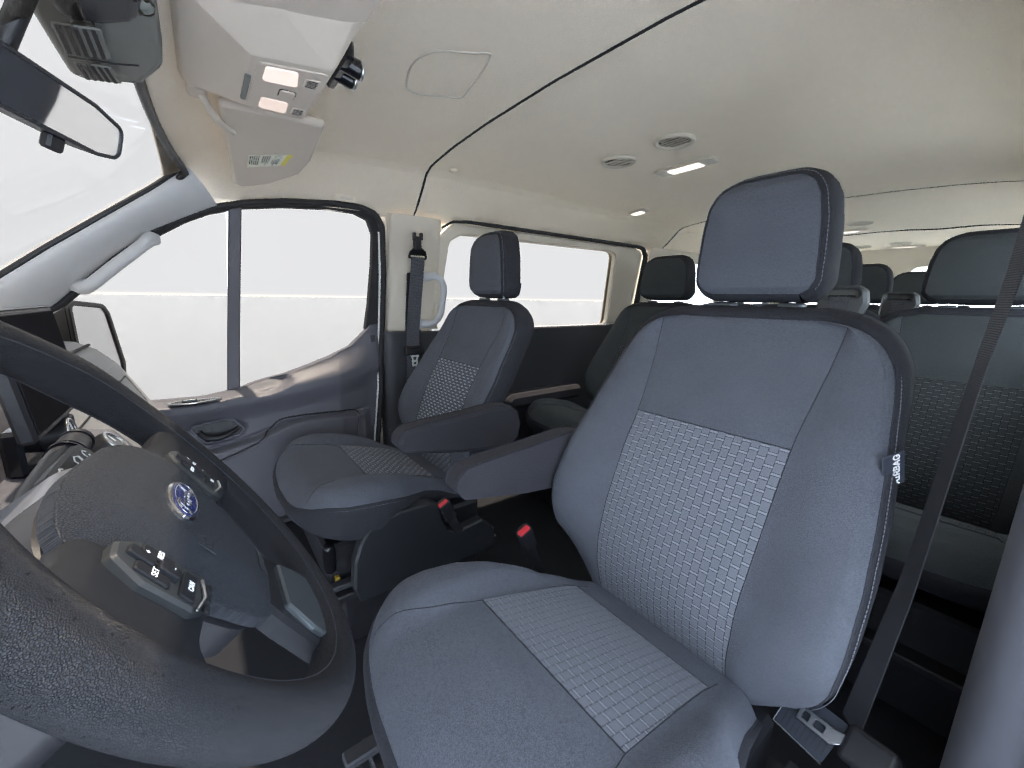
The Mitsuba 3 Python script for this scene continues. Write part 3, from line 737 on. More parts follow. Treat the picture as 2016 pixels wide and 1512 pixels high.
drv = compile_seat(seat_geometry(arm=-1))
pas = compile_seat([(n, m, {'fabric_weave': 'weave_bold'}.get(q, q), a, b) for n, m, q, a, b in seat_geometry(arm=1)])
YD = .4645
add_seat('driver_seat', drv, 'grey cloth driver seat in the foreground with woven insert and headrest', 'car seat', None, T().translate([0, YD, 0]))
add_seat('passenger_seat', pas, 'grey cloth front passenger seat in front of the sliding door window', 'car seat', None, T().translate([0, YD - .93, 0]))
rear = compile_seat([(n, m, {'fabric_grey': 'fabric_shaded', 'fabric_weave': 'weave_shaded'}.get(q, q), a, b) for n, m, q, a, b in seat_geometry(1.22, (1.120, 1.312), 0, .6)])
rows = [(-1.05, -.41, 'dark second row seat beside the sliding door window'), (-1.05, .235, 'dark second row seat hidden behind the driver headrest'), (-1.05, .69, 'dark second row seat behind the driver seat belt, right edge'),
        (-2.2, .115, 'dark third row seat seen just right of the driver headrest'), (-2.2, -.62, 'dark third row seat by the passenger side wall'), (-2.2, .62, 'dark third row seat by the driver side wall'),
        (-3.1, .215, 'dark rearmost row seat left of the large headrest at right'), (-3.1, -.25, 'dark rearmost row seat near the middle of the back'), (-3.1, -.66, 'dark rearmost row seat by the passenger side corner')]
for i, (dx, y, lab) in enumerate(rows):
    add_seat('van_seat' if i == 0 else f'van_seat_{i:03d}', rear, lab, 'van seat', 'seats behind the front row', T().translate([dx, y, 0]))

# ------------------------------------------------------------------ steering wheel: local frame u right, v up, h towards the driver
WC, TH = A([.04, .43, .927]), .962
U_, V_, N_ = A([0, -1., 0]), A([math.cos(TH), 0, math.sin(TH)]), A([-math.sin(TH), 0, math.cos(TH)])
def wh(m):
    m = m.copy() if hasattr(m, 'vertices') else m
    q = np.asarray(m.vertices); m.vertices = WC + q[:, :1] * U_ + q[:, 1:2] * V_ + q[:, 2:3] * N_
    return m
sw_ = tag('steering_wheel', 'black leather grained steering wheel with blue oval badge, left foreground', 'steering wheel')
ph = np.linspace(0, 2 * np.pi, 321)
ps = np.linspace(0, 2 * np.pi, 49)
thick = 1 + .13 * (np.exp(-((np.mod(ph + np.pi, 2 * np.pi) - np.pi - .62) / .22)**2) + np.exp(-((ph - (np.pi - .62)) / .22)**2))
RT = .0182
rr = RT * thick
R0 = .187
c_, s_ = np.cos(ps)[None], np.sin(ps)[None]
PR = (R0 + rr[:, None] * c_)
P = np.stack([PR * np.cos(ph)[:, None], PR * np.sin(ph)[:, None], rr[:, None] * 1.02 * s_], -1)
rim = grid(P)
nrm = np.stack([c_ * np.cos(ph)[:, None], c_ * np.sin(ph)[:, None], s_ + 0 * ph[:, None]], -1).reshape(-1, 3)
put(sw_ + '__rim', wh(rim), 'leather', True, uv=np.stack([np.repeat(ph[:, None] * R0, 49, 1), np.repeat(ps[None] * RT, 321, 0)], -1).reshape(-1, 2))
sr = [(R0 + .0172 * 1.003 * math.cos(a)) for a in (2.35,)]
for a in (2.3, -2.2):
    q = np.linspace(0, 2 * np.pi, 240, endpoint=False); k = np.interp(q, ph, thick)
    rad = R0 + RT * k * math.cos(a)
    put(sw_ + '__rim_seam', wh(tube(np.c_[rad * np.cos(q), rad * np.sin(q), RT * k * 1.02 * math.sin(a)], .0005, 5, closed=True)), 'seam', True)
def turn(m, deg=-6.0):
    c, q = math.cos(math.radians(deg)), math.sin(math.radians(deg))
    return mapv(m, lambda v: np.c_[v[:, 0] * c - v[:, 1] * q, v[:, 0] * q + v[:, 1] * c, v[:, 2]])
# airbag cover: shield outline, domed
half = [(0, .066), (.045, .065), (.082, .057), (.106, .044), (.115, .026), (.110, .004), (.096, -.018), (.080, -.044), (.064, -.078), (.052, -.100), (.036, -.111), (0, -.114)]
out_ = spline(half + [(-a, b) for a, b in half[-2:0:-1]], 160, True)
K = np.r_[0, .15, .3, .45, .6, .72, .82, .9, .95, .985, 1.0, 1.004]
hK = .0165 * (1 - K**3.0) - .002 * K**10; hK[-1] = -.010
cen = A([0, -.01])
G_ = np.stack([np.c_[cen + (out_ - cen) * k, np.full(160, h)] for k, h in zip(K, hK)], 0)
# two soft ridges flank the badge and run to the lower corners
gx, gy = G_[..., 0], G_[..., 1]
G_[..., 2] += .0022 * np.exp(-((np.abs(gx) - .052 - .25 * (gy + .02)) / .012)**2) * sstep(-.10, -.05, gy) * sstep(.066, .03, gy) - .0035 * np.exp(-((gx / .040)**2 + (gy / .021)**2)**2)
put(sw_ + '__airbag_cover', wh(turn(grid(G_, cv=True))), 'cover_grain', True, uv=np.concatenate([G_[..., 0:1], G_[..., 1:2]], -1).reshape(-1, 2))
# badge
ov = lambda a, b, n=64: np.c_[a * np.cos(np.linspace(0, 2 * np.pi, n, endpoint=False)), b * np.sin(np.linspace(0, 2 * np.pi, n, endpoint=False))]
bd = sw_ + '__badge'
put(bd, wh(prism(Polygon(ov(.0315, .0150)), .0040, .0015, .0130)), 'chrome', 30)
put(bd + '__blue_oval', wh(prism(Polygon(ov(.0283, .0118)), .0016, .0005, .0160)), 'badge_blue', 30)
put(bd + '__inner_ring', wh(tube(np.c_[ov(.0265, .0103), np.full(64, .0177)], .00042, 6, closed=True)), 'chrome', True)
# flowing script on the badge
def stroke(pts, w=.0011):
    return LineString(pts).buffer(w, quad_segs=4)
sc = [stroke(bez((-.0205, .0035), (-.0215, .0075), (-.0160, .0072), (-.0085, .0052)), .0011), stroke(bez((-.0140, .0062), (-.0160, .0020), (-.0170, -.0035), (-.0215, -.0062)), .0012), stroke(bez((-.0215, -.0062), (-.0235, -.0058), (-.0225, -.0040)), .0009),
      stroke([(-.0180, .0002), (-.0095, .0012)], .0009),
      stroke(np.c_[-.0060 + .0030 * np.cos(np.linspace(0, 6.3, 24)), -.0018 + .0030 * np.sin(np.linspace(0, 6.3, 24))], .0009), stroke(bez((-.0032, .0002), (-.0010, .0014), (.0008, .0002)), .0008),
      stroke(bez((.0012, .0016), (.0020, .0000), (.0010, -.0046)), .0010), stroke(bez((.0014, -.0010), (.0034, .0020), (.0058, .0010)), .0009),
      stroke(np.c_[.0102 + .0031 * np.cos(np.linspace(0, 6.3, 24)), -.0016 + .0030 * np.sin(np.linspace(0, 6.3, 24))], .0009), stroke(bez((.0178, .0072), (.0150, .0060), (.0132, -.0044)), .0011), stroke(bez((.0132, -.0044), (.0160, -.0062), (.0205, -.0030)), .0008)]
put(bd + '__script', wh(prism(shapely.union_all(sc), .0006, .0001, .0176)), 'chrome', 30)
tm = meshkit.text_mesh('AIRBAG', .0062, .0005); tm.apply_translation([-tm.extents[0] / 2, 0, 0])
put(sw_ + '__airbag_lettering', wh(mapv(tm, lambda v: np.c_[v[:, 0], v[:, 1] - .0905, v[:, 2] + .0112])), 'pad_grey', False)
pic = shapely.union_all([LineString([(-.052, -.018), (-.046, -.028), (-.038, -.028)]).buffer(.0006), LineString([(-.049, -.021), (-.042, -.020)]).buffer(.0005), Polygon(ov(.0028, .0028, 20) + A([-.041, -.0165])).difference(Polygon(ov(.0019, .0019, 20) + A([-.041, -.0165]))), LineString([(-.056, -.030), (-.056, -.014)]).buffer(.0004)])
put(sw_ + '__airbag_symbol', wh(prism(pic, .0005, 0, .0150)), 'pad_grey', False)
# hub, spokes
put(sw_ + '__hub', wh(turn(prism(Polygon(out_ * .94), .03, .006, -.042))), 'plastic_black', 30)
def spoke_arm(sgn):
    """left or right spoke: a grained bridge from the hub into the rim"""
    t = np.linspace(0, 1, 16)
    u = .075 + t * .110
    top = np.interp(t, [0, .5, .85, 1], [.046, .040, .046, .072]); bot = np.interp(t, [0, .5, .85, 1], [-.052, -.046, -.054, -.082])
    hz = np.interp(t, [0, .6, 1], [-.010, -.006, .002])
    a = np.linspace(0, 2 * np.pi, 28)
    V = np.stack([np.stack([np.full(28, sgn * uu), (tp + bt) / 2 + (tp - bt) / 2 * np.sign(np.cos(a)) * np.abs(np.cos(a))**.5, hh + .013 * np.sign(np.sin(a)) * np.abs(np.sin(a))**.6], -1) for uu, tp, bt, hh in zip(u, top, bot, hz)], 0)
    return grid(V)
for sgn in (-1, 1):
    put(sw_ + '__spoke', wh(turn(spoke_arm(sgn))), 'plastic_soft', True)
    pd = put(sw_ + '__control_pad', wh(turn(mapv(prism(roundpoly([(.086, -.030), (.092, .016), (.105, .026), (.122, .024), (.131, .004), (.127, -.030), (.112, -.040), (.095, -.040)], .006), .008, .002, .0035), lambda v: v * A([sgn, 1, 1])))), 'pad_grey', 30)
    k = lambda p: wh(turn(mapv(p, lambda v: v * A([sgn, 1, 1]))))
    for (a, b, c, d, hh) in ((.094, .103, -.010, .012, .0022), (.104, .114, .002, .019, .003), (.115, .125, -.010, .012, .0022), (.104, .114, -.014, .000, .0042), (.096, .124, -.027, -.0165, .0022)):
        put(pd + '__button', k(prism(boxpoly(a, b, c, d, .002), hh, .0008, .0110)), 'plastic_soft', 30)
    put(pd + '__trim_bar', k(tube([(.0935, -.0300, .0125), (.112, -.0335, .0132), (.1275, -.0300, .0125)], .0011)), 'chrome', True)
    for a in (.097, .109, .120):
        put(pd + '__button', k(prism(boxpoly(a - .004, a + .004, -.0385, -.0345, .001), .0018, .0005, .0110)), 'plastic_soft', 30)
    marks = []
    for txt, x, y in ((('CAN' if sgn < 0 else 'OK'), .110, -.0245), ('+', .109, .0085), ('-', .109, -.010), ('RES' if sgn < 0 else 'MODE', .098, -.001), ('SET' if sgn < 0 else 'VOL', .119, -.001)):
        m = meshkit.text_mesh(txt, .0036, .0003, True); m.apply_translation([-m.extents[0] / 2 + sgn * x, y, .0133 if txt not in '+-' else .0156]); marks.append(m)
    put(pd + '__lettering', wh(turn(cat(marks))), 'print_white', False)
bs = Polygon([(-.040, -.085), (.040, -.085), (.050, -.118), (.056, -.165), (.050, -.180), (-.050, -.180), (-.056, -.165), (-.050, -.118)]).buffer(-.006).buffer(.006)
put(sw_ + '__lower_spoke', wh(prism(bs, .018, .004, -.016)), 'plastic_soft', 30)
bs2 = Polygon([(-.034, -.120), (.034, -.120), (.047, -.150), (.048, -.168), (.040, -.174), (-.040, -.174), (-.048, -.168), (-.047, -.150)]).buffer(-.005).buffer(.005)
put(sw_ + '__lower_spoke__satin_insert', wh(prism(bs2, .006, .002, .0015)), 'plastic_silver', 30)

# ------------------------------------------------------------------ steering column with the wiper stalk
sc_ = tag('steering_column', 'dark steering column shroud with wiper stalk behind the steering wheel', 'steering column')
put(sc_ + '__shroud', wh(rbox((-.005, .035, -.130), (.185, .056, .22), .024, 2)), 'shroud_plastic', True)
put(sc_ + '__lower_shroud', wh(rbox((.012, -.030, -.160), (.120, .09, .18), .025, 1)), 'plastic_black', True)
st_ = sc_ + '__wiper_stalk'
sp = spline([(.05, .052, -.070), (.10, .056, -.064), (.155, .058, -.058), (.205, .060, -.054)], 30)
put(st_, wh(mapv(tube(sp, np.interp(np.linspace(0, 1, 30), [0, .2, .7, .72, 1], [.009, .011, .0135, .0140, .0130]), 16), lambda v: v)), 'plastic_black', True)
put(st_ + '__ring_switch', wh(tube(sp[20:23], .0148, 20)), 'gloss_black', True)
put(st_ + '__end_cap', wh(tube(sp[27:29], .0140, 20)), 'plastic_black', True)
ic = []
def icon(pts, w=.0006): ic.append(LineString(pts).buffer(w))
fan = lambda cx, cy, s: [(cx - .006 * s, cy - .004 * s), (cx - .0075 * s, cy + .003 * s), (cx, cy + .006 * s), (cx + .0075 * s, cy + .003 * s), (cx + .006 * s, cy - .004 * s), (cx - .006 * s, cy - .004 * s)]
icon(fan(.085, .050, 1)); icon([(.085, .046), (.088, .053)]); icon([(.081, .059), (.085, .061), (.089, .059)])
icon(fan(.125, .052, 1)); icon([(.120, .044), (.121, .0455)], .001); icon([(.125, .043), (.1255, .0445)], .001); icon([(.127, .048), (.131, .055)])
icon(np.c_[.148 + .0045 * np.cos(np.linspace(.4, 5.8, 16)), .051 + .0045 * np.sin(np.linspace(.4, 5.8, 16))])
put(st_ + '__icons', wh(prism(shapely.union_all(ic), .0006, 0, -.0425)), 'print_white', False)
put(st_ + '__icon_plate', wh(prism(roundpoly([(.065, .036), (.160, .036), (.168, .050), (.160, .064), (.065, .064)], .006), .012, .003, -.0548)), 'plastic_black', 30)

# ------------------------------------------------------------------ dashboard
db = tag('dashboard', 'dark dashboard with centre screen and round knobs behind the steering wheel', 'dashboard')
xz = lambda pts, y0, y1, b=.006: mapv(prism(Polygon(pts).buffer(-.012).buffer(.012), y1 - y0, b), lambda v: np.c_[v[:, 0], y0 + v[:, 2], v[:, 1]])
pside = [(.80, .93), (.60, .965), (.38, .965), (.305, .955), (.262, .93), (.222, .885), (.185, .81), (.150, .735), (.145, .67), (.19, .60), (.32, .50), (.60, .38), (.80, .38)]
put(db + '__passenger_side', xz(pside, -.905, -.175), 'dash_sunlit', 30)
put(db + '__passenger_side__glovebox_joint', cat([tube([(.2045, y, .849) for y in (-.86, -.55, -.22)], .002), tube([(.147, y, .700) for y in (-.86, -.22)], .002), tube([(.2045, -.22, .849), (.167, -.22, .77), (.147, -.22, .700)], .002), tube([(.2045, -.86, .849), (.167, -.86, .77), (.147, -.86, .700)], .002)]), 'rubber', True)
put(db + '__passenger_side__top_line', tube([(.276, y, .9445) for y in (-.90, -.5, -.2)], .004), 'rubber', True)
cst = [(.80, .93), (.60, .965), (.30, .965), (.245, .955), (.225, .91), (.215, .872), (.185, .862), (.150, .855), (.128, .82), (.120, .77), (.14, .66), (.3, .5), (.60, .38), (.80, .38)]
put(db + '__centre_stack', xz(cst, -.172, .20), 'plastic_door', 30)
put(db + '__driver_side', xz([(.80, .93), (.60, .965), (.42, .98), (.36, .96), (.33, .90), (.33, .70), (.40, .55), (.80, .38)], .203, .90), 'plastic_dark', 30)
scn = db + '__display'
put(scn, mapv(cbox((0, 0, 0), (.018, .250, .158), .004), lambda v: v @ trimesh.transformations.rotation_matrix(.10, [0, 1, 0])[:3, :3].T + A([.188, -.005, .998])), 'plastic_black', 30)
put(scn + '__screen_glass', mapv(cbox((-.0098, 0, .001), (.002, .238, .142), .0008), lambda v: v @ trimesh.transformations.rotation_matrix(.10, [0, 1, 0])[:3, :3].T + A([.188, -.005, .998])), 'screen_black', 30)
put(scn + '__edge_trim', mapv(tube([(-.006, -.125, -.079), (-.006, -.125, .079), (-.006, .125, .079)], .0018), lambda v: v @ trimesh.transformations.rotation_matrix(.10, [0, 1, 0])[:3, :3].T + A([.188, -.005, .998])), 'steel', True)
rd = db + '__radio'
put(rd, cbox((.205, -.035, .898), (.020, .235, .062), .005), 'gloss_black', 30)
put(rd + '__upper_trim', cbox((.190, -.045, .933), (.022, .21, .008), .003), 'plastic_silver', 30)
put(rd + '__lower_trim', tube(lines([(.190, .06, .8655), (.1885, -.04, .8645), (.190, -.145, .8665)], 16), .0032), 'chrome', True)
for i in range(4):
    put(rd + '__button', cbox((.192, -.048 - .024 * i, .888), (.010, .0225, .026), .002), 'pad_grey', 30)
for i in range(2):
    put(rd + '__button', cbox((.192, -.058 - .05 * i, .916), (.008, .046, .014), .002), 'plastic_silver', 30)
def knob(key, c, ax, r, l, ang=0):
    ax = A(ax, float); ax /= np.linalg.norm(ax); c = A(c)
    put(key, tube([c, c + ax * l * .85, c + ax * l], [r, r * .97, r * .90], 40), 'plastic_black', 30)
    e1 = np.cross(ax, [0, 0, 1.]); e1 /= np.linalg.norm(e1); e2 = np.cross(ax, e1)
    a = np.linspace(0, 2 * np.pi, 48, endpoint=False)
    put(key + '__chrome_ring', tube(c + ax * l + r * .82 * (np.cos(a)[:, None] * e1 + np.sin(a)[:, None] * e2), r * .11, 8, closed=True), 'chrome', True)
    put(key + '__face', tube([c + ax * (l - .001), c + ax * (l + .0005)], r * .74, 40), 'gloss_black', 30)
    put(key + '__pointer', tube([c + ax * (l + .0008) + e2 * r * -.1, c + ax * (l + .0008) - e2 * r * .6], r * .05, 6), 'print_white', True)
knob(db + '__volume_knob', (.197, -.005, .897), (-1, 0, .15), .0215, .030)
knob(db + '__climate_knob', (.150, -.018, .853), (-.80, 0, .60), .0245, .030)
clp = db + '__climate_panel'
nclim = A([-.35, 0, .94]); 
put(clp, cbox((.173, .045, .861), (.058, .085, .010), .003), 'pad_grey', 30)
for i, (dx, dy) in enumerate(((.012, .024), (.012, -.006), (-.014, .024), (-.014, -.006))):
    put(clp + '__button', cbox((.173 + dx, .045 + dy, .867), (.023, .027, .005), .0015), 'plastic_silver' if i == 2 else 'plastic_dark', 30)
for dx, dy in ((.012, .024), (-.014, -.006)):
    k_ = put(clp + '__indicator', rbox((.173 + dx - .006, .045 + dy, .8702), (.0022, .0032, .0016), .0007, 1), 'print_white', True)
    emit(k_, (.6, .24, .08))
vg = db + '__air_vent'
put(vg, cbox((.245, .270, .905), (.06, .120, .105), .008), 'plastic_black', 30)
for i in range(4):
    put(vg + '__slat', cbox((.212, .270, .872 + .022 * i), (.014, .108, .003), .001), 'plastic_silver', 30)
put(vg + '__tab', cbox((.206, .270, .925), (.012, .022, .012), .003), 'pad_grey', 30)
gs = tag('gear_lever', 'dark rounded gear selector knob peeking out beside the steering wheel', 'gear selector')
put(gs + '__knob', rbox((.075, .02, .775), (.055, .045, .06), .02, 2), 'plastic_soft', True)
put(gs + '__shaft', tube([(.085, .02, .74), (.13, .02, .68)], .012), 'plastic_black', True)

# ------------------------------------------------------------------ overhead console
oc = tag('overhead_console', 'beige overhead console with two lit map lamps and two round knobs', 'overhead console')
def hull_s(pts, r, sub=2, melt=0):
    b = trimesh.creation.icosphere(sub, r).vertices
    m = trimesh.Trimesh(np.vstack([b + A(p) for p in pts]), process=False).convex_hull
    if melt:
        v, f = trimesh.remesh.subdivide_to_size(m.vertices, m.faces, .009, max_iter=20)
        m = trimesh.Trimesh(v, f, process=True); trimesh.smoothing.filter_laplacian(m, iterations=melt)
    return m
face = [(-.100, -.104, 1.441), (-.100, .080, 1.441), (-.196, .108, 1.441), (-.193, -.106, 1.441)]
body = hull_s(face + [(-.030, -.165, 1.475), (-.028, .120, 1.475), (-.020, -.20, 1.52), (-.020, .22, 1.52), (-.262, .245, 1.56), (-.262, -.23, 1.56), (-.215, .20, 1.475 + .02), (-.205, -.135, 1.475)], .011, 2, 0)
put(oc + '__housing', body, 'console_plastic', 35)
zf = 1.430
fp = lambda poly, h, bev, z=zf: mapv(prism(poly, h, bev), lambda v: np.c_[v[:, 0], v[:, 1], z - v[:, 2]])
put(oc + '__lamp_panel', fp(roundpoly([(-.108, -.092), (-.108, .072), (-.200, .098), (-.198, -.100)], .008), .0016, .0008), 'console_plastic', 30)
for i, q in enumerate(([(-.118, .018), (-.118, .068), (-.160, .079), (-.166, .028)], [(-.124, -.093), (-.124, -.046), (-.165, -.042), (-.167, -.092)])):
    lk = put(oc + '__map_lamp', fp(roundpoly(q, .006), .0032, .0012), 'lens_clear', 30)
    emit(lk, (.105, .080, .070) if i == 0 else (.078, .058, .048))
put(oc + '__lamp_switch', fp(roundpoly([(-.146, -.022), (-.146, .004), (-.168, .006), (-.168, -.024)], .004), .0045, .0012), 'console_plastic', 30)
put(oc + '__lamp_switch__gap', fp(roundpoly([(-.1445, -.0235), (-.1445, .0055), (-.1695, .0075), (-.1695, -.0255)], .004), .0022, 0), 'rubber', 30)
put(oc + '__switch_slot', fp(roundpoly([(-.096, -.075), (-.096, .020), (-.104, .022), (-.104, -.077)], .003), .0035, .001, zf + .0005), 'housing_grey', 30)
for q in ([(-.172, .036), (-.172, .066), (-.193, .070), (-.193, .040)], [(-.174, -.088), (-.174, -.058), (-.194, -.056), (-.194, -.088)]):
    gk = put(oc + '__speaker_grille', fp(roundpoly(q, .003), .0026, .0006), 'console_plastic', 30)
    cq = A(q).mean(0)
    for j in range(5):
        put(gk + '__slot', cbox((cq[0], cq[1] - .011 + .0055 * j, zf - .0028), (.015, .0022, .0008), .0003), 'rubber', 30)
put(oc + '__rear_recess', cbox((-.232, .035, 1.478), (.016, .12, .030), .004), 'gloss_black', 30)
for yy in (.055, .015):
    put(oc + '__dial', tube([(-.230, yy, 1.476), (-.258, yy, 1.470), (-.262, yy, 1.469)], [.0145, .0142, .012], 24), 'gloss_black', 30)
    a = np.linspace(0, 2 * np.pi, 32, endpoint=False)
    put(oc + '__dial_ring', tube(np.c_[np.full(32, -.261), yy + .0125 * np.cos(a), 1.4695 + .0125 * np.sin(a)], .0026, 8, closed=True), 'chrome', True)

# sun visors
def visor(key, corners, label, t=.020):
    tag(key, label, 'sun visor')
    put(key + '__panel', hull_s(corners, t / 2, 2), 'console_plastic', True)
visor('sun_visor', [(-.082, -.20, 1.458), (-.135, -.735, 1.436), (-.150, -.752, 1.436), (-.205, -.690, 1.440), (-.262, -.545, 1.446), (-.268, -.42, 1.452), (-.252, -.20, 1.464)], 'beige sun visor with a printed warning label, folded up on the passenger side')
vl = 'sun_visor__warning_label'
ez = A([-.262, -.545, 1.446]) - A([-.135, -.735, 1.436]); 
def visplane(u, v):
    """label coordinates in metres: u to the rear, v outwards to the passenger door"""
    return np.stack([-.140 - u, -.430 - v, np.interp(.430 + v, [.2, .75], [1.4485, 1.4265]) - .0004 + .02 * (u - .05)], -1)
lab = lambda q, h, z=0: mapv(prism(Polygon(q), h, 0, z), lambda w: visplane(w[:, 0], w[:, 1]) - A([0, 0, 1]) * w[:, 2:3])
put(vl, lab([(.0, .012), (.078, -.040), (.074, .055), (.005, .115)], .0006), 'label_paper', False)
put(vl + '__yellow_band', lab([(.078, -.040), (.089, -.046), (.084, .048), (.074, .055)], .0007), 'label_yellow', False)
tx = []
r2 = random.Random(3)
for j in range(15):
    if j in (5, 10): continue
    f0 = .05 + .058 * j
    for part in range(1):
        a0 = .08 if j > 4 else .08; a1 = .62 + .3 * r2.random()
        b0 = A([f0 * .078, .012 + f0 * -.052]); b1 = A([.005 + f0 * .069, .115 - f0 * .060])
        if j > 10: a0 = .38
        tx.append(LineString([b0 + (b1 - b0) * a0, b0 + (b1 - b0) * a1]).buffer(.0009))
put(vl + '__print', mapv(prism(shapely.union_all(tx), .0003, 0, .0007), lambda w: visplane(w[:, 0], w[:, 1]) - A([0, 0, 1]) * w[:, 2:3]), 'print_dark', False)
put(vl + '__print_oval', mapv(prism(Polygon(ov(.009, .017, 40) * .75 + A([.062, -.010])).difference(Polygon(ov(.0078, .0155, 40) * .75 + A([.062, -.010]))), .0003, 0, .0007), lambda w: visplane(w[:, 0], w[:, 1]) - A([0, 0, 1]) * w[:, 2:3]), 'print_dark', False)
put('sun_visor__hinge_arm', tube(spline([(-.045, -.205, 1.475), (-.058, -.225, 1.452), (-.080, -.270, 1.440), (-.100, -.300, 1.438)], 20), .007, 10), 'console_plastic', True)
put('sun_visor__hinge_base', rbox((-.042, -.205, 1.478), (.032, .055, .03), .008, 1), 'console_plastic', True)
visor('sun_visor_001', [(-.070, .135, 1.470), (-.068, .62, 1.450), (-.222, .62, 1.462), (-.222, .19, 1.478), (-.150, .135, 1.474)], 'beige driver side sun visor cut off by the top edge')

# sensor housing at the windscreen header with louvres
sh = tag('sensor_housing', 'dark grey louvred sensor housing at the top of the windscreen', 'sensor housing')
put(sh + '__shell', hull_s([(.112, .09, 1.425), (.108, -.150, 1.425), (.040, -.118, 1.425), (.012, -.045, 1.428), (.012, .10, 1.428), (.125, .10, 1.47), (.120, -.19, 1.455), (.030, -.165, 1.50), (.006, -.07, 1.50), (.006, .12, 1.50), (.118, .12, 1.50)], .010, 2, 6), 'housing_grey', True)
put(sh + '__mirror_base', hull_s([(.085, .045, 1.414), (.060, .055, 1.414), (.03, .085, 1.414), (.10, .14, 1.414), (.02, .14, 1.414)], .010, 2, 6), 'plastic_dark', True)
def louvre(q, n):
    q = A(q)
    put(sh + '__grille_frame', mapv(prism(Polygon(q).buffer(.004).buffer(-.002), .002, .001), lambda v: np.c_[v[:, 0], v[:, 1], 1.4152 - v[:, 2]]), 'housing_grey', 30)
    for j in range(n):
        f0, f1 = (j + .10) / n, (j + .62) / n
        a0, a1 = q[0] + (q[1] - q[0]) * f0, q[0] + (q[1] - q[0]) * f1
        b0, b1 = q[3] + (q[2] - q[3]) * f0, q[3] + (q[2] - q[3]) * f1
        put(sh + '__louvre_gap', mapv(prism(Polygon([a0, a1, b1, b0]), .0012, 0), lambda v: np.c_[v[:, 0], v[:, 1], 1.4132 - v[:, 2]]), 'rubber', False)
louvre([(.101, .045), (.060, .062), (.060, -.016), (.103, -.030)], 5)
louvre([(.100, -.060), (.063, -.048), (.058, -.096), (.097, -.110)], 5)
put(sh + '__joint', tube([(.104, -.045, 1.4148), (.058, -.032, 1.4148), (.03, -.02, 1.4165)], .0012), 'rubber', True)

# rear view mirror
rm = tag('rear_view_mirror', 'wide interior rear view mirror with dark frame, upper left edge', 'mirror')
MO = A([.118, .06, 1.322]); ex = A([.38, .925, .03]); ex /= np.linalg.norm(ex)
nm = np.cross(ex, [0, 0, 1.]); nm *= -np.sign(nm @ A([1., 0, 0])); nm = nm + A([0, 0, -.33]); nm -= ex * (nm @ ex); nm /= np.linalg.norm(nm); ezm = np.cross(nm, ex); ezm *= np.sign(ezm[2])
mpoly = roundpoly([(-.132, -.020), (-.127, .018), (-.07, .027), (.18, .027), (.18, -.028), (-.09, -.028)], .012, 8)
put(rm + '__shell', to_frame(prism(mpoly.buffer(.004), .03, .0, -.030), MO, ex, ezm, nm), 'plastic_black', 30)
put(rm + '__bezel', to_frame(prism(mpoly.buffer(.004).difference(mpoly.buffer(-.001)), .004, .001), MO, ex, ezm, nm), 'plastic_dark', 30)
put(rm + '__glass', to_frame(prism(mpoly.buffer(-.001), .002, .0), MO, ex, ezm, nm), 'mirror_glass', False)
put(rm + '__dimming_tab', to_frame(cbox((-.035, -.040, -.01), (.026, .020, .012), .003), MO, ex, ezm, nm), 'plastic_black', 30)
put(rm + '__stem', tube([MO - nm * .02 + ex * .04, (.11, .10, 1.418)], .010), 'plastic_black', True)

# ------------------------------------------------------------------ ceiling vents, lamps and small fittings
def ceil_vent(x, y, lab, open_=True, r=.064):
    k = 'ceiling_vent'; i = 0
    while k in labels: i += 1; k = f'ceiling_vent_{i:03d}'
    tag(k, lab, 'air vent', 'round air vents in the ceiling')
    z = float(zceil(A([x]), A([y]))[0])
    a = np.linspace(0, 2 * np.pi, 48, endpoint=False)
    prof = [(r, 0), (r * .99, -.006), (r * .93, -.010), (r * .82, -.0095), (r * .78, -.004), (r * .76, .001)]
    put(k + '__ring', grid(np.stack([np.c_[x + q * np.cos(a), y + q * np.sin(a), np.full(48, z + d)] for q, d in prof], 0), cv=True), 'trim_beige', True)
    put(k + '__bowl', grid(np.stack([np.c_[x + q * np.cos(a), y + q * np.sin(a), np.full(48, z + d)] for q, d in ((r * .76, -.003), (r * .6, -.003), (.0005, -.003))], 0), cv=True), 'rubber', False)
    n = 5 if open_ else 3
    for j in range(n):
        o = (j - (n - 1) / 2) * r * .27
        w = math.sqrt(max((r * .70)**2 - o * o, 1e-6))
        b = cbox((0, 0, 0), (.0045 if open_ else r * .30, w * 2, .0025), .001)
        R_ = trimesh.transformations.rotation_matrix(-.25 if open_ else .12, [0, 1, 0])
        b.apply_transform(R_); b.apply_translation([x + o * (1 if open_ else 1.35), y, z - .0062])
        put(k + '__slat', b, 'trim_beige', 30)
def ceil_lamp(x, y, w, d, lab, on=1.0, name='ceiling_lamp'):
    k = name; i = 0
    while k in labels: i += 1; k = f'{name}_{i:03d}'
    tag(k, lab, 'ceiling lamp', 'lamps set into the ceiling')
    z = float(zceil(A([x]), A([y]))[0])
    sl = float(zceil(A([x]), A([y + .03]))[0] - zceil(A([x]), A([y - .03]))[0]) / .06
    fr = lambda m: mapv(m, lambda v: np.c_[x + v[:, 0], y + v[:, 1], z + sl * v[:, 1] - v[:, 2]])
    put(k + '__housing', fr(prism(boxpoly(-d / 2, d / 2, -w / 2, w / 2, min(w, d) * .28), .010, .004)), 'trim_beige', 30)
    lk = put(k + '__lens', fr(prism(boxpoly(-d * .33, d * .33, -w * .27, w * .27, .006), .0045, .0015, .009)), 'lens_clear', 30)
    if on: emit(lk, (on, on * .93, on * .80))
ceil_vent(-1.29, -.012, 'open round vent with dark slats in the ceiling, the nearest one')
ceil_vent(-1.30, -.245, 'closed round vent left of the ceiling lamp', False)
ceil_vent(-3.30, .01, 'small round vent in the ceiling above the third row')
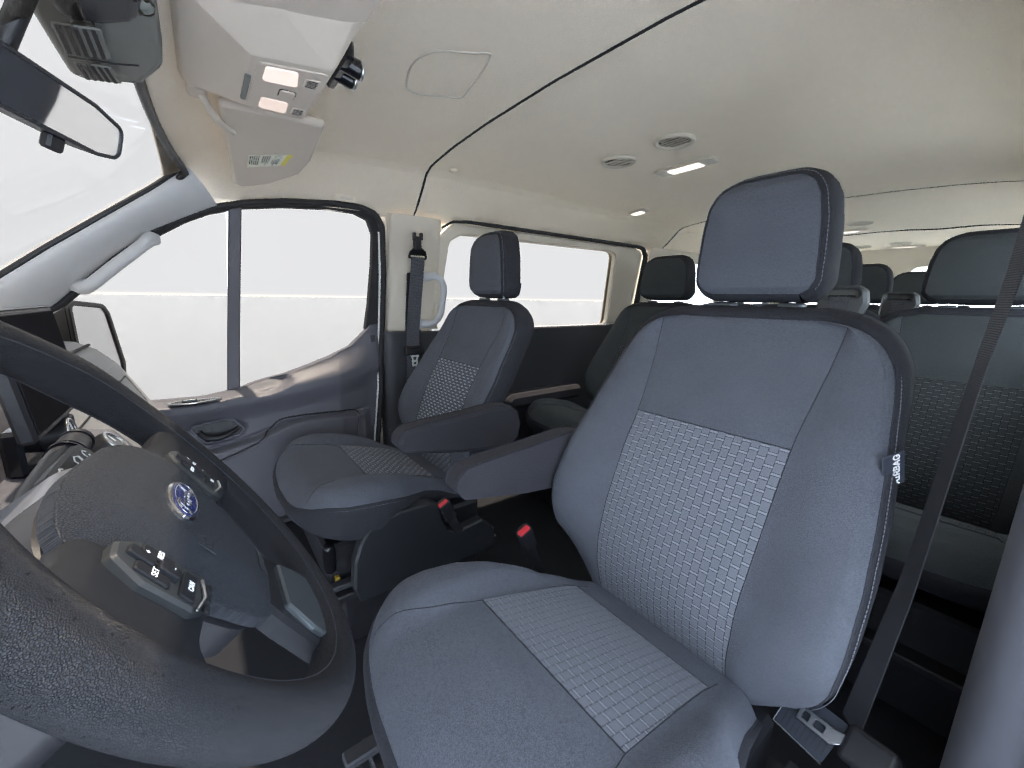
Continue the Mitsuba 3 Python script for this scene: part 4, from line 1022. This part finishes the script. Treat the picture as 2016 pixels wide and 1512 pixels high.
ceil_vent(-3.31, -.235, 'round ceiling vent above the third row hidden by the driver headrest', False)
ceil_vent(-4.36, .02, 'round vent near the back of the ceiling, right one of the pair', True, .066)
ceil_vent(-4.38, -.225, 'round vent near the back of the ceiling, left one of the pair', False, .066)
ceil_lamp(-1.535, -.115, .235, .075, 'lit oblong ceiling lamp behind the two nearest vents', .20)
ceil_lamp(-3.56, -.12, .235, .075, 'oblong ceiling lamp above the third row', .12)
ceil_lamp(-4.52, .02, .235, .075, 'oblong ceiling lamp close to the rear doors', .12)
ceil_lamp(-1.95, -.625, .11, .072, 'small lit lamp above the sliding door window', .20, 'side_lamp')
# pressed outline and clips in the headliner
def on_ceil(pts, dz=-.0008):
    p = A(pts, float); return np.c_[p, zceil(p[:, 0], p[:, 1]) + dz]
rc = spline([(-.452, -.045), (-.53, .0), (-.552, .012), (-.562, -.005), (-.598, -.17), (-.598, -.195), (-.575, -.205), (-.49, -.232), (-.468, -.225), (-.455, -.20), (-.437, -.07)], 90, True)
cf = tag('ceiling_access_panel', 'rectangular pressed outline in the beige front headliner', 'ceiling panel')
put(cf + '__outline', tube(on_ceil(rc, .0002), .0030, 6, closed=True), 'trim_beige', True)
for i, (x, y, lb) in enumerate(((-.835, -.655, 'round clip cap in the ceiling behind the front seam'), (-2.62, -.715, 'round clip cap in the ceiling behind the second seam'), (-2.33, -.77, 'round clip cap above the rear end of the sliding door'))):
    z = float(zceil(A([x]), A([y]))[0])
    tag(put('clip_cap', tube([(x, y, z + .002), (x, y, z - .004)], .014, 20), 'headliner', 30), lb, 'clip cap', 'clip caps in the ceiling')
cl = tag('airbag_tab', 'small embossed AIRBAG tab above the front passenger door window', 'tab')
tq = wallpts([(-.427, 1.4315), (-.500, 1.4325)], .012)
def tabplane(m): return mapv(m, lambda v: np.c_[-.462 + v[:, 0] * -1, -.795 - v[:, 1] * .55, 1.452 - v[:, 1] * .8 * -1 * -1 - v[:, 2] * .6])
put(cl + '__plate', mapv(prism(boxpoly(-.036, .036, -.012, .012, .003), .002, .0008), lambda v: np.c_[-.470 - v[:, 0], -.800 + v[:, 1] * .50 + v[:, 2] * .8, 1.449 + v[:, 1] * .86 - v[:, 2] * .5]), 'headliner', 30)
tm = meshkit.text_mesh('AIRBAG', .009, .0006); tm.apply_translation([-tm.extents[0] / 2, -.0045, .0022])
put(cl + '__lettering', mapv(tm, lambda v: np.c_[-.470 - v[:, 0], -.800 + v[:, 1] * .50 + v[:, 2] * .8, 1.449 + v[:, 1] * .86 - v[:, 2] * .5]), 'trim_grey', False)

# ------------------------------------------------------------------ belts and buckles around the driver
def buckle(key, o, d, ex, label, stalk=.06):
    """belt buckle: o top centre, d unit vector down the body, ex across"""
    tag(key, label, 'belt buckle')
    d, ex = A(d, float), A(ex, float); d /= np.linalg.norm(d); ex -= d * (ex @ d); ex /= np.linalg.norm(ex); n = np.cross(ex, d)
    R = lambda m: to_frame(m, o, ex, n, d)
    put(key + '__body', R(rbox((0, 0, .036), (.040, .024, .070), .007, 1)), 'plastic_black', True)
    put(key + '__release_button', R(rbox((.002, .003, .004), (.032, .015, .012), .003, 1)), 'red_plastic', True)
    put(key + '__slot', R(cbox((.0, -.008, .0015), (.026, .005, .008), .001)), 'gloss_black', 30)
    put(key + '__stalk', R(rbox((0, 0, .07 + stalk / 2), (.030, .012, stalk), .005, 1)), 'plastic_black', True)
buckle('belt_buckle', (-.512, -.172, .505), (-.42, -.02, -.9), (1, .0, -.45), 'black belt buckle with red button beside the passenger seat cushion', .10)
buckle('belt_buckle_001', (-.560, .150, .560), (-.40, -.1, -.9), (1, .0, -.4), 'black belt buckle with red button by the driver seat, half hidden by its cushion', .12)
db_ = tag('seat_belt_001', 'dark seat belt running down at the right edge to its latch plate', 'seat belt')
zz = np.linspace(1.44, .40, 50)
bx = np.c_[np.interp(zz, [.40, .66, 1.13, 1.44], [-.80, -.85, -.85, -.84]), np.interp(zz, [.40, .66, .88, 1.04, 1.13, 1.44], [.742, .763, .774, .782, .789, .80]), zz]
tw = np.interp(zz, [.40, .7, 1.0, 1.44], [.90, 1.12, 1.26, 1.18])
belt(db_ + '__webbing', bx, np.stack([np.sin(tw), np.cos(tw), 0 * tw], -1), .048)
lo0 = A([-.735, .700, .415])
lx = A([.15, 1, .05]); lx /= np.linalg.norm(lx); lz = A([-.75, .1, .65]); lz -= lx * (lz @ lx); lz /= np.linalg.norm(lz); ln = np.cross(lx, lz); ln *= np.sign(ln[2])
put(db_ + '__warning_label', to_frame(prism(roundpoly([(-.040, -.034), (.034, -.040), (.044, .034), (-.036, .038)], .004), .0012, 0), lo0, lx, lz, ln), 'label_dark', 30)
r3 = random.Random(5)
put(db_ + '__warning_label__print', to_frame(prism(shapely.union_all([LineString([(-.030 + .0075 * j, -.030), (-.029 + .0075 * j, -.030 + .018 + .018 * r3.random())]).buffer(.0008) for j in range(9)]), .0004, 0, .0012), lo0, lx, lz, ln), 'pad_grey', False)
put(db_ + '__warning_label__edge', to_frame(tube([(-.036, .038, .001), (-.041, -.034, .001), (.034, -.041, .001)], .0012), lo0, lx, lz, ln), 'steel', True)
lp_ = Polygon([(-.018, -.012), (.050, -.014), (.066, .000), (.066, .024), (.050, .020), (-.018, .022)]).difference(boxpoly(-.010, .004, -.004, .014, .002)).difference(boxpoly(.014, .034, -.004, .012, .002))
put(db_ + '__latch_plate', to_frame(prism(shapely.affinity.scale(lp_, .72, .72, origin=(0, 0)), .004, .001, .012), lo0, lx, lz, ln), 'steel', 30)
put(db_ + '__tongue_grip', to_frame(rbox((.078, .012, .008), (.066, .056, .022), .010, 2), lo0, lx, lz, ln), 'plastic_black', True)

# cloth tag sewn into the side seam of the driver's backrest
TGo = A([-.738, YD + .2665, .875]); tgx = A([.10, -.03, .30]); tgx /= np.linalg.norm(tgx); tgy = A([-.62, .36, .0]); tgy -= tgx * (tgy @ tgx); tgy /= np.linalg.norm(tgy); tgn = np.cross(tgx, tgy)
if tgn @ (EYE - TGo) < 0: tgn = -tgn
put('driver_seat__airbag_tag', to_frame(cbox((0, .003, 0), (.052, .034, .0024), .001), TGo, tgx, tgy, tgn), 'label_dark', 30)
labels['driver_seat__airbag_tag'] = {'label': 'dark cloth tag reading AIRBAG in white'}
tm = meshkit.text_mesh('AIRBAG', .0095, .0005, True); w_ = tm.extents[0]; tm = mapv(tm, lambda v: np.c_[(v[:, 0] - w_ / 2) * .98, v[:, 1] * -1 + .011, v[:, 2] + .0012] if np.cross(tgx, -tgy) @ tgn > 0 else np.c_[(v[:, 0] - w_ / 2) * .98, v[:, 1] - .001, v[:, 2] + .0012])
put('driver_seat__airbag_tag__lettering', to_frame(tm, TGo, tgx, tgy, tgn), 'print_white', False)

# belt guides on the shoulders of the rear seats
def shoulder_guide(x, y, z, label):
    k = 'belt_guide'; i = 0
    while k in labels: i += 1; k = f'belt_guide_{i:03d}'
    tag(k, label, 'belt guide', 'belt guides on the rear seats')
    q = roundpoly([(-.072, -.075), (.060, -.075), (.078, .0), (.070, .045), (.045, .060), (-.050, .060), (-.068, .045)], .022)
    ho = roundpoly([(-.052, .018), (.052, .018), (.046, .046), (-.046, .046)], .010)
    fr = lambda m: mapv(m, lambda v: np.c_[x + v[:, 2], y + v[:, 0], z + v[:, 1]])
    put(k + '__frame', fr(prism(q.difference(ho), .045, .010)), 'guide_grey', 35)
    put(k + '__slot_plate', fr(prism(ho.buffer(.004), .022, 0, .004)), 'pad_guide', 30)
    put(k + '__slot', fr(prism(boxpoly(-.040, .040, .018, .026, .003), .006, 0, .024)), 'rubber', 30)
    m, uv = ribbon(lines([(x + .048, y, z + .020), (x + .052, y - .004, z - .03), (x + .05, y - .015, z - .14)], 14), (0, 1, 0), .058)
    put(k + '__webbing', m, 'webbing', False, uv=uv)
shoulder_guide(-1.90, .350, 1.105, 'grey belt guide with dark slot just right of the driver headrest')
shoulder_guide(-2.90, .335, 1.105, 'darker belt guide left of the large headrest at right')
